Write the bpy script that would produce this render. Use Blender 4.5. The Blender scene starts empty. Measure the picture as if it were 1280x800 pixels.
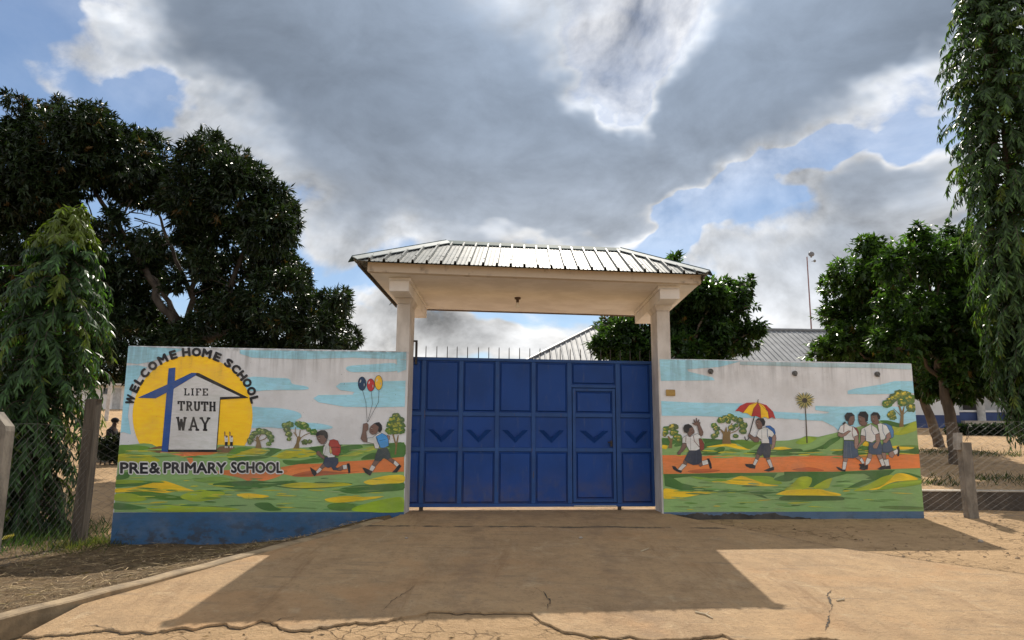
import bpy, bmesh, math, random
import numpy as np
from mathutils import Vector, Matrix

# ------------------------------------------------------------------ camera
scn = bpy.context.scene
COL = scn.collection
R = math.radians
PITCH = math.atan(156 / 930); ROLL = 0.006
CAM = Vector((0, 0, 1.03))
FW = Vector((0, math.cos(PITCH), math.sin(PITCH)))
_R0 = Vector((1, 0, 0)); _U0 = Vector((0, -math.sin(PITCH), math.cos(PITCH)))
RT = _R0 * math.cos(ROLL) + _U0 * math.sin(ROLL)
UP = -_R0 * math.sin(ROLL) + _U0 * math.cos(ROLL)
cd = bpy.data.cameras.new('camera'); cam = bpy.data.objects.new('camera', cd); COL.objects.link(cam)
m = Matrix((RT, UP, -FW)).transposed().to_4x4(); m.translation = CAM
cam.matrix_world = m
cd.sensor_fit = 'HORIZONTAL'; cd.sensor_width = 36; cd.lens = 930 / 1280 * 36
cd.clip_start = 0.05; cd.clip_end = 3000
scn.camera = cam

def ray(px, py):
    return (FW * 930 + RT * (px - 640) - UP * (py - 400)).normalized()

# ------------------------------------------------------------------ light
SUN = ray(753, -286)
SUN_EL = math.asin(SUN.z); SUN_AZ = math.atan2(SUN.x, SUN.y)
sd = bpy.data.lights.new('sun', 'SUN'); sd.energy = 3.1; sd.angle = R(0.5); sd.color = (1.0, 0.93, 0.82)
so = bpy.data.objects.new('sun', sd); COL.objects.link(so)
so.rotation_euler = (-SUN).to_track_quat('-Z', 'Y').to_euler(); so.location = SUN * 60

scn.view_settings.view_transform = 'Standard'; scn.view_settings.look = 'None'
scn.view_settings.exposure = 0.82; scn.view_settings.gamma = 1.0
scn.cycles.max_bounces = 8; scn.cycles.transparent_max_bounces = 6
scn.cycles.sample_clamp_indirect = 4.0

# ------------------------------------------------------------------ sky (world): daylight sky with broken cloud
W = bpy.data.worlds.new('World'); scn.world = W; W.use_nodes = True
nt = W.node_tree; nt.nodes.clear()
SKY_STRENGTH = 0.062
def N(t, **k):
    n = nt.nodes.new(t)
    for a, b in k.items(): setattr(n, a, b)
    return n
def L(a, b): nt.links.new(a, b)
def M(op, a, b=None, c=None, clamp=False):
    n = N('ShaderNodeMath', operation=op, use_clamp=clamp)
    for i, v in enumerate((a, b, c)):
        if v is None: continue
        if isinstance(v, (int, float)): n.inputs[i].default_value = v
        else: L(v, n.inputs[i])
    return n.outputs[0]
def SM(v, lo, hi):
    n = N('ShaderNodeMapRange', interpolation_type='SMOOTHSTEP')
    L(v, n.inputs[0]); n.inputs[1].default_value = lo; n.inputs[2].default_value = hi
    return n.outputs[0]
out = N('ShaderNodeOutputWorld'); bg = N('ShaderNodeBackground'); bg.inputs[1].default_value = SKY_STRENGTH
L(bg.outputs[0], out.inputs[0])
sky = N('ShaderNodeTexSky', sky_type='NISHITA'); sky.sun_disc = False
sky.sun_elevation = SUN_EL; sky.sun_rotation = SUN_AZ
sky.air_density = 1.0; sky.dust_density = 0.15; sky.ozone_density = 3.0
tc = N('ShaderNodeTexCoord'); D = tc.outputs['Generated']
sep = N('ShaderNodeSeparateXYZ'); L(D, sep.inputs[0])
def noise(vec, scale, detail, rough=0.55, dist=0.0):
    n = N('ShaderNodeTexNoise'); n.inputs['Scale'].default_value = scale; n.inputs['Detail'].default_value = detail
    n.inputs['Roughness'].default_value = rough; n.inputs['Distortion'].default_value = dist
    L(vec, n.inputs['Vector']); return n.outputs[0]
az = M('ARCTAN2', sep.outputs[0], sep.outputs[1]); el = M('ARCSINE', sep.outputs[2])
# stretch low cloud a little: seen edge-on they are flatter than those overhead
mp = N('ShaderNodeMapping'); mp.inputs['Scale'].default_value = (1, 1, 1.5); L(D, mp.inputs['Vector'])
DV = mp.outputs[0]
mp2 = N('ShaderNodeMapping'); mp2.inputs['Scale'].default_value = (1, 1, 1.5)
off = SUN * 0.035; mp2.inputs['Location'].default_value = (off.x, off.y, off.z * 1.5); L(D, mp2.inputs['Vector'])
n1 = noise(DV, 3.4, 9, 0.56, 0.3); n1b = noise(mp2.outputs[0], 3.4, 9, 0.56, 0.3)
w1 = M('MULTIPLY', M('SUBTRACT', noise(DV, 5.0, 4), 0.5), 0.30)
mp3 = N('ShaderNodeMapping'); mp3.inputs['Location'].default_value = (7, 3, 5); L(DV, mp3.inputs['Vector'])
w2 = M('MULTIPLY', M('SUBTRACT', noise(mp3.outputs[0], 5.0, 4), 0.5), 0.24)
cv = N('ShaderNodeCombineXYZ'); L(M('ADD', az, w1), cv.inputs[0]); L(M('ADD', el, w2), cv.inputs[1])
AE = cv.outputs[0]
def ae(px, py):
    d = ray(px, py); return math.atan2(d.x, d.y), math.asin(d.z)
def blob(px, py, rx, ry, amp, ang=0.0):
    a0, e0 = ae(px, py); a1, _ = ae(px + 5, py); _, e1 = ae(px, py - 5)
    n = N('ShaderNodeMapping', vector_type='TEXTURE'); L(AE, n.inputs['Vector'])
    n.inputs['Location'].default_value = (a0, e0, 0); n.inputs['Rotation'].default_value = (0, 0, R(-ang))
    n.inputs['Scale'].default_value = (abs(a1 - a0) / 5 * rx, abs(e1 - e0) / 5 * ry, 1)
    g = N('ShaderNodeTexGradient', gradient_type='SPHERICAL'); L(n.outputs[0], g.inputs[0])
    return M('MULTIPLY', M('SMOOTHSTEP', g.outputs['Fac'], 0, 1) if False else SM(g.outputs['Fac'], 0.0, 0.75), amp)
BLOBS = [  # px, py, rx, ry, amount, tilt (image degrees clockwise) of the cloud masses and the gaps between them
    (480, 120, 430, 260, 1.05, 22), (640, 190, 230, 170, 0.45, 0), (330, 40, 300, 140, 0.35, 10), (640, -80, 300, 180, 0.45, 0),
    (160, 30, 150, 80, 0.20, 20), (720, 120, 110, 200, 0.35, 0),
    (1000, 70, 330, 170, 1.0, -30), (860, 195, 150, 120, 0.55, -40), (1130, -40, 240, 150, 0.5, -20), (795, 245, 110, 50, 0.40, 0),
    (795, 80, 44, 180, -0.62, -8), (842, 10, 46, 130, -0.60, 24), (838, -80, 110, 110, -0.35, 0), (742, 70, 60, 110, -0.30, 10),
    (1070, 310, 260, 150, 0.62, -8), (1120, 250, 160, 60, 0.30, -8), (960, 370, 190, 100, 0.40, 0),
    (1000, 222, 200, 30, -0.60, -14), (880, 290, 110, 50, -0.75, -20), (1165, 165, 60, 80, -0.5, 0), (1170, 40, 120, 110, 0.05, 0),
    (690, 292, 170, 30, -0.55, 3),
    (10, 20, 130, 150, -0.75, 0), (55, 95, 120, 42, 0.30, 5), (165, 120, 80, 46, -0.6, 0), (190, 150, 100, 30, 0.35, 10),
    (410, 290, 100, 90, 0.50, 30), (455, 350, 60, 30, -0.25, 0), (450, 400, 110, 45, 0.45, 0),
    (620, 425, 210, 55, 0.62, 0), (560, 385, 140, 24, -0.4, 0), (430, 440, 300, 40, 0.15, 0), (850, 310, 60, 40, -0.3, 0),
]
dens = None
for b in BLOBS:
    v = blob(*b); dens = v if dens is None else M('ADD', dens, v)
# away from the framed part of the sky the same kind of broken cloud goes on
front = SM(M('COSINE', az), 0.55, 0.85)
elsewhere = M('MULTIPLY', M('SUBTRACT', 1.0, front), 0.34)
dens = M('ADD', dens, elsewhere)
n3 = noise(DV, 8.0, 8, 0.62, 0.5)
tex = M('ADD', M('MULTIPLY', M('SUBTRACT', n1, 0.5), 1.9), M('MULTIPLY', M('SUBTRACT', n3, 0.5), 0.85))
dd = M('ADD', dens, tex)
dd = M('ADD', dd, M('MULTIPLY', SM(el, 0.24, 0.06), 0.22))
alpha = SM(dd, -0.04, 0.52)
thick = M('MULTIPLY', M('ADD', 0.45, M('MULTIPLY', front, 0.55)), SM(M('ADD', dens, M('MULTIPLY', tex, 0.62)), 0.10, 0.98))
thick = M('MULTIPLY', thick, SM(el, 0.02, 0.48))
relief = M('MULTIPLY', M('SUBTRACT', n1, n1b), M('ADD', 0.8, M('MULTIPLY', M('SUBTRACT', 1.0, thick), 4.6)))
sv = N('ShaderNodeVectorMath', operation='DOT_PRODUCT'); L(D, sv.inputs[0]); sv.inputs[1].default_value = SUN
near = M('POWER', M('MAXIMUM', sv.outputs['Value'], 0.0), 6.0)
edge = M('ADD', 7.2, M('MULTIPLY', near, 2.0))
core = M('ADD', 2.25, M('MULTIPLY', M('POWER', near, 3.0), 4.5))
alpha = M('MAXIMUM', alpha, M('MULTIPLY', M('POWER', near, 1.5), M('ADD', 0.95, M('MULTIPLY', M('SUBTRACT', n3, 0.5), 1.4))))
lum = M('ADD', M('MULTIPLY', edge, M('SUBTRACT', 1.0, thick)), M('MULTIPLY', core, thick))
lum = M('MULTIPLY', lum, M('ADD', 1.0, relief))
lum = M('MULTIPLY', lum, M('ADD', 1.0, M('MULTIPLY', M('SUBTRACT', n3, 0.5), 0.7)))
lum = M('MULTIPLY', lum, M('ADD', 1.0, M('MULTIPLY', M('SUBTRACT', 1.0, front), 0.5)))   # front-lit cloud out of view, brightened to lift the light on the walls
lum = M('MINIMUM', M('MAXIMUM', lum, 2.0), 10.0)
tint = N('ShaderNodeMix', data_type='RGBA'); L(thick, tint.inputs['Factor'])
tint.inputs['A'].default_value = (1.0, 0.985, 0.96, 1); tint.inputs['B'].default_value = (0.78, 0.95, 1.21, 1)
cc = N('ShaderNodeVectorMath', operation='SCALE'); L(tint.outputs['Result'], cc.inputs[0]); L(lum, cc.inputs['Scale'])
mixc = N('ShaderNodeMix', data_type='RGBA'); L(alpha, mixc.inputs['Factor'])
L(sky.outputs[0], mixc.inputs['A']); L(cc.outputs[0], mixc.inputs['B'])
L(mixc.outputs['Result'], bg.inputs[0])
W.cycles.sampling_method = 'MANUAL'; W.cycles.sample_map_resolution = 512
SKYMIX = (bg, mixc)

# ------------------------------------------------------------------ helpers
def lin(c):
    c = c / 255.0
    return c / 12.92 if c <= 0.04045 else ((c + 0.055) / 1.055) ** 2.4
def S(r, g, b, k=1.0):
    return (lin(r) * k, lin(g) * k, lin(b) * k, 1.0)

TH = R(6.6)
UX = Vector((math.cos(TH), math.sin(TH), 0)); NRM = Vector((-math.sin(TH), math.cos(TH), 0))
O0 = Vector((0, 11.6, 0))
def FP(s, z, d=0.0):
    """point on the entrance front: s metres along it, height z, d metres back from the wall face"""
    return O0 + UX * s + Vector((0, d, 0)) + Vector((0, 0, z))
def on_front(px, py, d=0.0):
    r = ray(px, py); o = O0 + Vector((0, d, 0))
    t = (o - CAM).dot(NRM) / r.dot(NRM); P = CAM + r * t
    return (P - o).dot(UX), P.z
def at_depth(px, py, Y):
    r = ray(px, py); return CAM + r * ((Y - CAM.y) / r.y)
def at_height(px, py, z):
    r = ray(px, py); return CAM + r * ((z - CAM.z) / r.z)

def link(o, parent=None):
    COL.objects.link(o)
    if parent is not None: o.parent = parent
    return o
def tag(o, label=None, cat=None, group=None, kind=None):
    if label: o['label'] = label
    if cat: o['category'] = cat
    if group: o['group'] = group
    if kind: o['kind'] = kind
    return o
def empty(name, loc=(0, 0, 0), rz=0.0):
    o = bpy.data.objects.new(name, None); o.empty_display_size = 0.2
    o.location = loc; o.rotation_euler = (0, 0, rz); COL.objects.link(o); return o

class MB:
    def __init__(s): s.v = []; s.f = []; s.m = []; s.c = []
    def face(s, pts, mi=0, col=None):
        b = len(s.v); s.v += [tuple(p) for p in pts]; s.f.append(tuple(range(b, b + len(pts)))); s.m.append(mi); s.c.append(col)
    def hull(s, bot, top, mi=0, col=None):
        """a closed prism between two matching loops"""
        n = len(bot); b = len(s.v); s.v += [tuple(p) for p in bot] + [tuple(p) for p in top]
        fs = [tuple(range(b + n - 1, b - 1, -1)), tuple(range(b + n, b + 2 * n))]
        fs += [(b + i, b + (i + 1) % n, b + n + (i + 1) % n, b + n + i) for i in range(n)]
        s.f += fs; s.m += [mi] * len(fs); s.c += [col] * len(fs)
    def box(s, c, u, v, w, mi=0, bev=0.0, col=None):
        c = Vector(c); u = Vector(u); v = Vector(v); w = Vector(w)
        def ring(k, e):
            uu = u * (1 - e / max(u.length, 1e-6)); vv = v * (1 - e / max(v.length, 1e-6))
            return [c - uu - vv + k, c + uu - vv + k, c + uu + vv + k, c - uu + vv + k]
        if bev <= 0: return s.hull(ring(-w, 0), ring(w, 0), mi, col)
        wi = w * (1 - bev / w.length)
        rings = [ring(-w, bev), ring(-wi, 0), ring(wi, 0), ring(w, bev)]
        b = len(s.v)
        for r in rings: s.v += [tuple(p) for p in r]
        fs = [(b + 3, b + 2, b + 1, b)]
        for k in range(3): fs += [(b + 4 * k + i, b + 4 * k + (i + 1) % 4, b + 4 * k + 4 + (i + 1) % 4, b + 4 * k + 4 + i) for i in range(4)]
        fs.append((b + 12, b + 13, b + 14, b + 15))
        s.f += fs; s.m += [mi] * len(fs); s.c += [col] * len(fs)
    def fbox(s, s0, s1, z0, z1, d0, d1, mi=0, bev=0.0):
        """box in the entrance's own directions"""
        c = FP((s0 + s1) / 2, (z0 + z1) / 2, (d0 + d1) / 2)
        s.box(c, UX * (s1 - s0) / 2, Vector((0, (d1 - d0) / 2, 0)), Vector((0, 0, (z1 - z0) / 2)), mi, bev)
    def tube(s, path, radii, n=8, mi=0, cap=True):
        path = [Vector(p) for p in path]; k = len(path)
        if not hasattr(radii, '__len__'): radii = [radii] * k
        b = len(s.v); ref = None
        for i, p in enumerate(path):
            t = (path[min(i + 1, k - 1)] - path[max(i - 1, 0)])
            t = t.normalized() if t.length > 1e-9 else Vector((0, 0, 1))
            if ref is None: ref = t.orthogonal().normalized()
            a = (ref - t * ref.dot(t)); a = a.normalized() if a.length > 1e-6 else t.orthogonal().normalized(); ref = a
            c = t.cross(a)
            for j in range(n):
                g = 2 * math.pi * j / n
                s.v.append(tuple(p + (a * math.cos(g) + c * math.sin(g)) * radii[i]))
        fs = []
        for i in range(k - 1):
            for j in range(n):
                q = b + i * n
                fs.append((q + j, q + (j + 1) % n, q + n + (j + 1) % n, q + n + j))
        if cap:
            fs.append(tuple(range(b + n - 1, b - 1, -1))); fs.append(tuple(range(b + (k - 1) * n, b + k * n)))
        s.f += fs; s.m += [mi] * len(fs); s.c += [None] * len(fs)
    def ball(s, c, r, nu=10, nv=7, mi=0, sq=(1, 1, 1), jit=0.0, seed=0):
        rnd = random.Random(seed); c = Vector(c); b = len(s.v); fs = []
        for i in range(nv + 1):
            ph = math.pi * i / nv
            for j in range(nu):
                th = 2 * math.pi * j / nu; k = r * (1 + rnd.uniform(-jit, jit))
                s.v.append((c.x + k * sq[0] * math.sin(ph) * math.cos(th), c.y + k * sq[1] * math.sin(ph) * math.sin(th), c.z + k * sq[2] * math.cos(ph)))
        for i in range(nv):
            for j in range(nu):
                fs.append((b + i * nu + j, b + (i + 1) * nu + j, b + (i + 1) * nu + (j + 1) % nu, b + i * nu + (j + 1) % nu))
        s.f += fs; s.m += [mi] * len(fs); s.c += [None] * len(fs)
    def build(s, name, mats, parent=None, smooth=False, loc=None):
        me = bpy.data.meshes.new(name)
        vs = s.v
        if loc is not None: vs = [(x - loc[0], y - loc[1], z - loc[2]) for x, y, z in vs]
        me.from_pydata(vs, [], s.f)
        if not isinstance(mats, (list, tuple)): mats = [mats]
        for q in mats: me.materials.append(q)
        me.polygons.foreach_set('material_index', s.m)
        if any(c is not None for c in s.c):
            a = me.color_attributes.new('Col', 'FLOAT_COLOR', 'CORNER'); buf = []; rc = random.Random(len(s.c)); bv_ = getattr(s, 'brush', 0.0)
            for p, c in zip(me.polygons, s.c):
                c = c or (1, 1, 1, 1)
                for _ in range(p.loop_total):   # hand-mixed paint: no patch is one even tone
                    k = 1 + rc.uniform(-bv_, bv_); buf += [c[0] * k * (1 + rc.uniform(-bv_, bv_) * .4), c[1] * k, c[2] * k, 1.0]
            a.data.foreach_set('color', buf)
        if smooth: me.polygons.foreach_set('use_smooth', [True] * len(me.polygons))
        me.update()
        o = bpy.data.objects.new(name, me)
        if loc is not None: o.location = loc
        return link(o, parent)

# ------------------------------------------------------------------ materials
def new_mat(name):
    mt = bpy.data.materials.new(name); mt.use_nodes = True
    t = mt.node_tree; t.nodes.clear()
    o = t.nodes.new('ShaderNodeOutputMaterial'); b = t.nodes.new('ShaderNodeBsdfPrincipled')
    t.links.new(b.outputs[0], o.inputs[0])
    return mt, t, b, o
class G:
    """small node-writing helper"""
    def __init__(s, t): s.t = t; s.geo = None
    def n(s, ty, **k):
        x = s.t.nodes.new(ty)
        for a, b in k.items(): setattr(x, a, b)
        return x
    def put(s, sock, v):
        if hasattr(v, 'is_output'): s.t.links.new(v, sock)
        else: sock.default_value = v
    def pos(s):
        if s.geo is None: s.geo = s.n('ShaderNodeNewGeometry')
        return s.geo.outputs['Position']
    def math(s, op, a, b=0.0, clamp=False):
        x = s.n('ShaderNodeMath', operation=op, use_clamp=clamp); s.put(x.inputs[0], a); s.put(x.inputs[1], b); return x.outputs[0]
    def map(s, vec, sc=(1, 1, 1), loc=(0, 0, 0), rot=(0, 0, 0)):
        x = s.n('ShaderNodeMapping'); s.put(x.inputs['Vector'], vec); x.inputs['Scale'].default_value = sc
        x.inputs['Location'].default_value = loc; x.inputs['Rotation'].default_value = rot; return x.outputs[0]
    def noise(s, vec, sc, det=5, ro=0.55, dist=0.0):
        x = s.n('ShaderNodeTexNoise'); s.put(x.inputs['Vector'], vec); x.inputs['Scale'].default_value = sc
        x.inputs['Detail'].default_value = det; x.inputs['Roughness'].default_value = ro; x.inputs['Distortion'].default_value = dist
        return x.outputs[0]
    def ss(s, v, lo, hi, a=0.0, b=1.0):
        x = s.n('ShaderNodeMapRange', interpolation_type='SMOOTHSTEP'); s.put(x.inputs[0], v)
        x.inputs[1].default_value = lo; x.inputs[2].default_value = hi; x.inputs[3].default_value = a; x.inputs[4].default_value = b; return x.outputs[0]
    def mix(s, f, a, b, mode='MIX'):
        x = s.n('ShaderNodeMix', data_type='RGBA', blend_type=mode); s.put(x.inputs['Factor'], f)
        s.put(x.inputs['A'], a); s.put(x.inputs['B'], b); return x.outputs['Result']
    def bump(s, h, st, dist=0.02):
        x = s.n('ShaderNodeBump'); x.inputs['Strength'].default_value = st; x.inputs['Distance'].default_value = dist
        s.put(x.inputs['Height'], h); return x.outputs[0]
    def xyz(s, v):
        x = s.n('ShaderNodeSeparateXYZ'); s.put(x.inputs[0], v); return x.outputs
def simple(name, c1, c2=None, sc=6.0, rough=0.7, bump=0.0, bsc=40.0, metal=0.0, spec=0.4, stretch=(1, 1, 1), bdist=0.01, lo=0.35, hi=0.65):
    mt, t, b, o = new_mat(name); g = G(t)
    c2 = c2 or tuple(x * 0.75 for x in c1[:3]) + (1,)
    p = g.map(g.pos(), stretch)
    f = g.ss(g.noise(p, sc, 6, 0.6), lo, hi)
    g.put(b.inputs['Base Color'], g.mix(f, c1, c2))
    b.inputs['Roughness'].default_value = rough; b.inputs['Metallic'].default_value = metal
    b.inputs['Specular IOR Level'].default_value = spec
    if bump: g.put(b.inputs['Normal'], g.bump(g.noise(p, bsc, 5, 0.6), bump, bdist))
    return mt
def leaf_mat(name, trans=0.35, rough=0.38, tint=(1, 1, 1), obj_rand=False):
    mt, t, b, o = new_mat(name); g = G(t)
    at = g.n('ShaderNodeAttribute'); at.attribute_name = 'Col'
    c = at.outputs['Color']
    if obj_rand:
        oi = g.n('ShaderNodeObjectInfo'); c = oi.outputs['Color']
    g.put(b.inputs['Base Color'], c); b.inputs['Roughness'].default_value = rough; b.inputs['Specular IOR Level'].default_value = 0.28
    tr = g.n('ShaderNodeBsdfTranslucent')
    tcol = g.mix(1.0, c, (1.5, 1.75, 0.55, 1), 'MULTIPLY'); g.put(tr.inputs['Color'], tcol)
    mx = g.n('ShaderNodeMixShader'); mx.inputs[0].default_value = trans
    t.links.new(b.outputs[0], mx.inputs[1]); t.links.new(tr.outputs[0], mx.inputs[2]); t.links.new(mx.outputs[0], o.inputs[0])
    return mt

def grime(g, col):
    """rain streaks from the coping and blotchy dust: marks that belong to the old painted plaster"""
    P = g.pos(); z = g.xyz(P)[2]
    st = g.noise(g.map(P, (7, 7, 0.5)), 1.0, 6, 0.65)
    top = g.math('MULTIPLY', g.ss(z, 1.75, 2.45), g.ss(st, 0.44, 0.66))
    edge = g.math('MULTIPLY', g.ss(z, 2.36, 2.45), g.ss(g.noise(P, 9, 5), 0.35, 0.6))
    f = g.math('MAXIMUM', g.math('MULTIPLY', top, 0.42), g.math('MULTIPLY', edge, 0.6))
    c = g.mix(f, col, (0.10, 0.095, 0.085, 1))
    bl = g.ss(g.noise(P, 2.2, 7, 0.65), 0.42, 0.72)
    c = g.mix(g.math('MULTIPLY', bl, 0.22), c, (0.30, 0.27, 0.23, 1))
    # scuffs and splashed earth at the foot
    low = g.math('MULTIPLY', g.ss(z, 0.12, -0.40), g.ss(g.noise(g.map(P, (1, 1, 1.6)), 5.0, 7, 0.7), 0.47, 0.62))
    c = g.mix(g.math('MULTIPLY', low, 0.8), c, (0.045, 0.04, 0.035, 1))
    sp = g.ss(g.noise(P, 38, 3, 0.5), 0.70, 0.76)
    return g.mix(g.math('MULTIPLY', sp, 0.5), c, (0.06, 0.055, 0.05, 1))
def paint_mat():
    mt, t, b, o = new_mat('mural_paint'); g = G(t)
    at = g.n('ShaderNodeAttribute'); at.attribute_name = 'Col'
    P = g.pos()
    br = g.noise(g.map(P, (2.0, 2.0, 9.0)), 2.2, 7, 0.65, 1.2)
    c = g.mix(g.ss(br, 0.3, 0.7, 0.0, 0.5), at.outputs['Color'], g.mix(1.0, at.outputs['Color'], (0.68, 0.72, 0.62, 1), 'MULTIPLY'))
    g.put(b.inputs['Base Color'], grime(g, c)); b.inputs['Roughness'].default_value = 0.62
    g.put(b.inputs['Normal'], g.bump(g.noise(P, 45, 6, 0.65), 0.25, 0.01))
    return mt
def wall_mat(name, base):
    mt, t, b, o = new_mat(name); g = G(t)
    P = g.pos()
    c = g.mix(g.ss(g.noise(P, 3, 6, 0.6), 0.35, 0.7, 0, 0.5), base, tuple(x * 0.86 for x in base[:3]) + (1,))
    g.put(b.inputs['Base Color'], grime(g, c)); b.inputs['Roughness'].default_value = 0.75
    g.put(b.inputs['Normal'], g.bump(g.noise(P, 45, 6, 0.65), 0.3, 0.01))
    return mt
PAINT = paint_mat()
WALLW = wall_mat('white_plaster', (0.81, 0.82, 0.835, 1))
PLASTER = simple('pillar_plaster', (0.70, 0.67, 0.63, 1), (0.52, 0.49, 0.45, 1), 3.2, 0.85, 0.35, 40, stretch=(1, 1, .5))
CREAM = simple('cream_plaster', (0.80, 0.785, 0.755, 1), (0.69, 0.67, 0.635, 1), 2.2, 0.8, 0.2, 30)

# ------------------------------------------------------------------ ground
def smooth(a, b, x):
    t = np.clip((x - a) / (b - a), 0, 1); return t * t * (3 - 2 * t)
def drive_z(x, y):
    t = 11.6 + np.tan(TH) * x - y
    t = np.maximum(t, 0)
    return np.where(t < 6, -0.087 * t, -0.522 - 0.03 * (t - 6))
KERB = [(-1.62, 11.95), (-1.66, 11.25), (-1.95, 10.55), (-2.4, 9.7), (-2.9, 8.75), (-3.5, 7.45), (-4.12, 6.15), (-4.75, 4.8), (-5.6, 3.0)]
KY = np.array([k[1] for k in KERB][::-1]); KX = np.array([k[0] for k in KERB][::-1])
def kerb_x(y): return np.interp(y, KY, KX)
def kerb_top(y):
    kx = kerb_x(y)
    return drive_z(kx, y) + 0.015 + 0.055 * smooth(9.0, 5.6, y)
REDGE = [(2.40, 12.6), (2.40, 11.85), (3.2, 10.8), (4.1, 9.62), (4.9, 8.95), (5.75, 8.35), (7.5, 7.3), (10.0, 6.2), (16, 4.0)]
RY = np.array([k[1] for k in REDGE][::-1]); RX = np.array([k[0] for k in REDGE][::-1])
def wob(x, y, s):
    return (np.sin(x * 1.7 * s + 1.3) * np.cos(y * 2.1 * s + 0.7) + 0.6 * np.sin(x * 3.9 * s + y * 2.7 * s) + 0.4 * np.cos(x * 7.3 * s - y * 6.1 * s + 2)) / 2
def ground_z(x, y):
    x = np.asarray(x, float); y = np.asarray(y, float)
    dz = drive_z(x, y)
    # soil bank on the left, as high as the kerb beside it
    dist = np.maximum(kerb_x(y) - x, 0)
    kt = kerb_top(y) - 0.015
    bank = -0.40 + (kt + 0.40) * np.exp(-(dist / 1.1) ** 2) + 0.02 * wob(x, y, 1.3) * smooth(0.05, 0.5, dist)
    left = np.where(x < kerb_x(y) - 0.10, bank, dz - 0.12 + 0.100 * smooth(0.15, 0.4, x - kerb_x(y)) * smooth(8.5, 6.8, y) )
    t = 11.6 + np.tan(TH) * x - y
    right = np.minimum(dz - 0.012, -0.10 - 0.06 * np.maximum(t, 0)) + 0.006 * wob(x, y, 2.0)
    redge = np.interp(y, RY, RX)
    f = smooth(0.0, 0.35, x - redge)
    fr = np.where(x > redge + 0.02, right * f + (dz - 0.012) * (1 - f), left)
    # rough earth in front of the broken slab
    fr = fr + (0.010 * wob(x, y, 2.6) + 0.010 * wob(x + 3, y, 0.9) + 0.004) * smooth(6.6, 5.8, y) * smooth(-4.4, -3.6, x)
    # compound behind the front
    d = np.maximum(y - 12.0, 0)
    zl = np.where(d < 12, -0.39 + 0.068 * d, 0.426 + 0.092 * (d - 12))
    zc = 0.0 + 0.0 * d + 0.03 * np.maximum(d - 3, 0)
    zr = np.where(y < 13.95, -0.09, 0.22 + 0.09 * (y - 13.95))
    zb = zl + (zc - zl) * smooth(-4.5, -1.9, x)
    zb = zb + (zr - zb) * smooth(2.6, 4.6, x)
    zb = zb + 0.015 * wob(x, y, 1.0)
    zb = np.where(y > 70, zb + (2.0 - zb) * smooth(70, 160, y), zb)
    yl = y - np.tan(TH) * x
    return fr + (zb - fr) * smooth(11.75, 12.0, yl)
def gz(x, y): return float(ground_z(x, y))

def grid_axis(lo, hi, a, b, fine, far):
    ax = list(np.arange(a, b, fine)); s = fine; p = a
    left = []
    while p > lo: s *= 1.35; p -= s; left.append(max(p, lo))
    s = fine; p = ax[-1]
    while p < hi: s *= 1.35; p += s; ax.append(min(p, hi))
    return np.array(left[::-1] + ax)
gx = grid_axis(-900, 900, -9, 11, 0.10, 40); gy = grid_axis(-600, 1500, 3.0, 14.6, 0.10, 40)
X, Y = np.meshgrid(gx, gy); Zg = ground_z(X, Y)
vs = np.stack([X.ravel(), Y.ravel(), Zg.ravel()], 1); nx = len(gx); ny = len(gy)
ii = (np.arange(ny - 1)[:, None] * nx + np.arange(nx - 1)[None, :]).ravel()
fs = np.stack([ii, ii + 1, ii + nx + 1, ii + nx], 1)
def np_mesh(name, vs, fs, mats, parent=None, col=None, smooth_=False):
    me = bpy.data.meshes.new(name); nv, nf, k = len(vs), len(fs), fs.shape[1]
    me.vertices.add(nv); me.vertices.foreach_set('co', np.ascontiguousarray(vs, np.float32).ravel())
    me.loops.add(nf * k); me.loops.foreach_set('vertex_index', np.ascontiguousarray(fs, np.int32).ravel())
    me.polygons.add(nf); me.polygons.foreach_set('loop_start', np.arange(0, nf * k, k, dtype=np.int32))
    if smooth_: me.polygons.foreach_set('use_smooth', np.ones(nf, bool))
    for q in (mats if isinstance(mats, (list, tuple)) else [mats]): me.materials.append(q)
    if col is not None:
        a = me.color_attributes.new('Col', 'FLOAT_COLOR', 'POINT'); a.data.foreach_set('color', np.ascontiguousarray(col, np.float32).ravel())
    me.update(); me.validate()
    return link(bpy.data.objects.new(name, me), parent)

mt, t, b, o = new_mat('bare_earth'); g = G(t); P = g.pos(); px_ = g.xyz(P)
n_a = g.noise(P, 0.9, 7, 0.6); n_b = g.noise(P, 7, 7, 0.65); n_c = g.noise(P, 60, 4, 0.6)
sand = g.mix(g.ss(n_a, 0.35, 0.65), (0.49, 0.325, 0.178, 1), (0.55, 0.365, 0.20, 1))
sand = g.mix(g.ss(n_b, 0.4, 0.72, 0, 0.6), sand, (0.34, 0.22, 0.11, 1))
sand = g.mix(g.ss(n_c, 0.55, 0.72, 0, 0.5), sand, (0.60, 0.47, 0.31, 1))
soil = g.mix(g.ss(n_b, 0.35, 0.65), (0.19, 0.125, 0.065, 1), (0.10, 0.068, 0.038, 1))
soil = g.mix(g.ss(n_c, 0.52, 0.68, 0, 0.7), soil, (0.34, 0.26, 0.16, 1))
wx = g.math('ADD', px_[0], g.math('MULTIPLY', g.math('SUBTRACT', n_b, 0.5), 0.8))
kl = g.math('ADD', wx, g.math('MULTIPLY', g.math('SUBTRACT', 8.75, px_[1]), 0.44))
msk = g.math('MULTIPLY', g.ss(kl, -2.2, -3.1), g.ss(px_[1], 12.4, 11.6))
vo = g.n('ShaderNodeTexVoronoi'); vo.feature = 'DISTANCE_TO_EDGE'; vo.inputs['Scale'].default_value = 5.5
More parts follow.
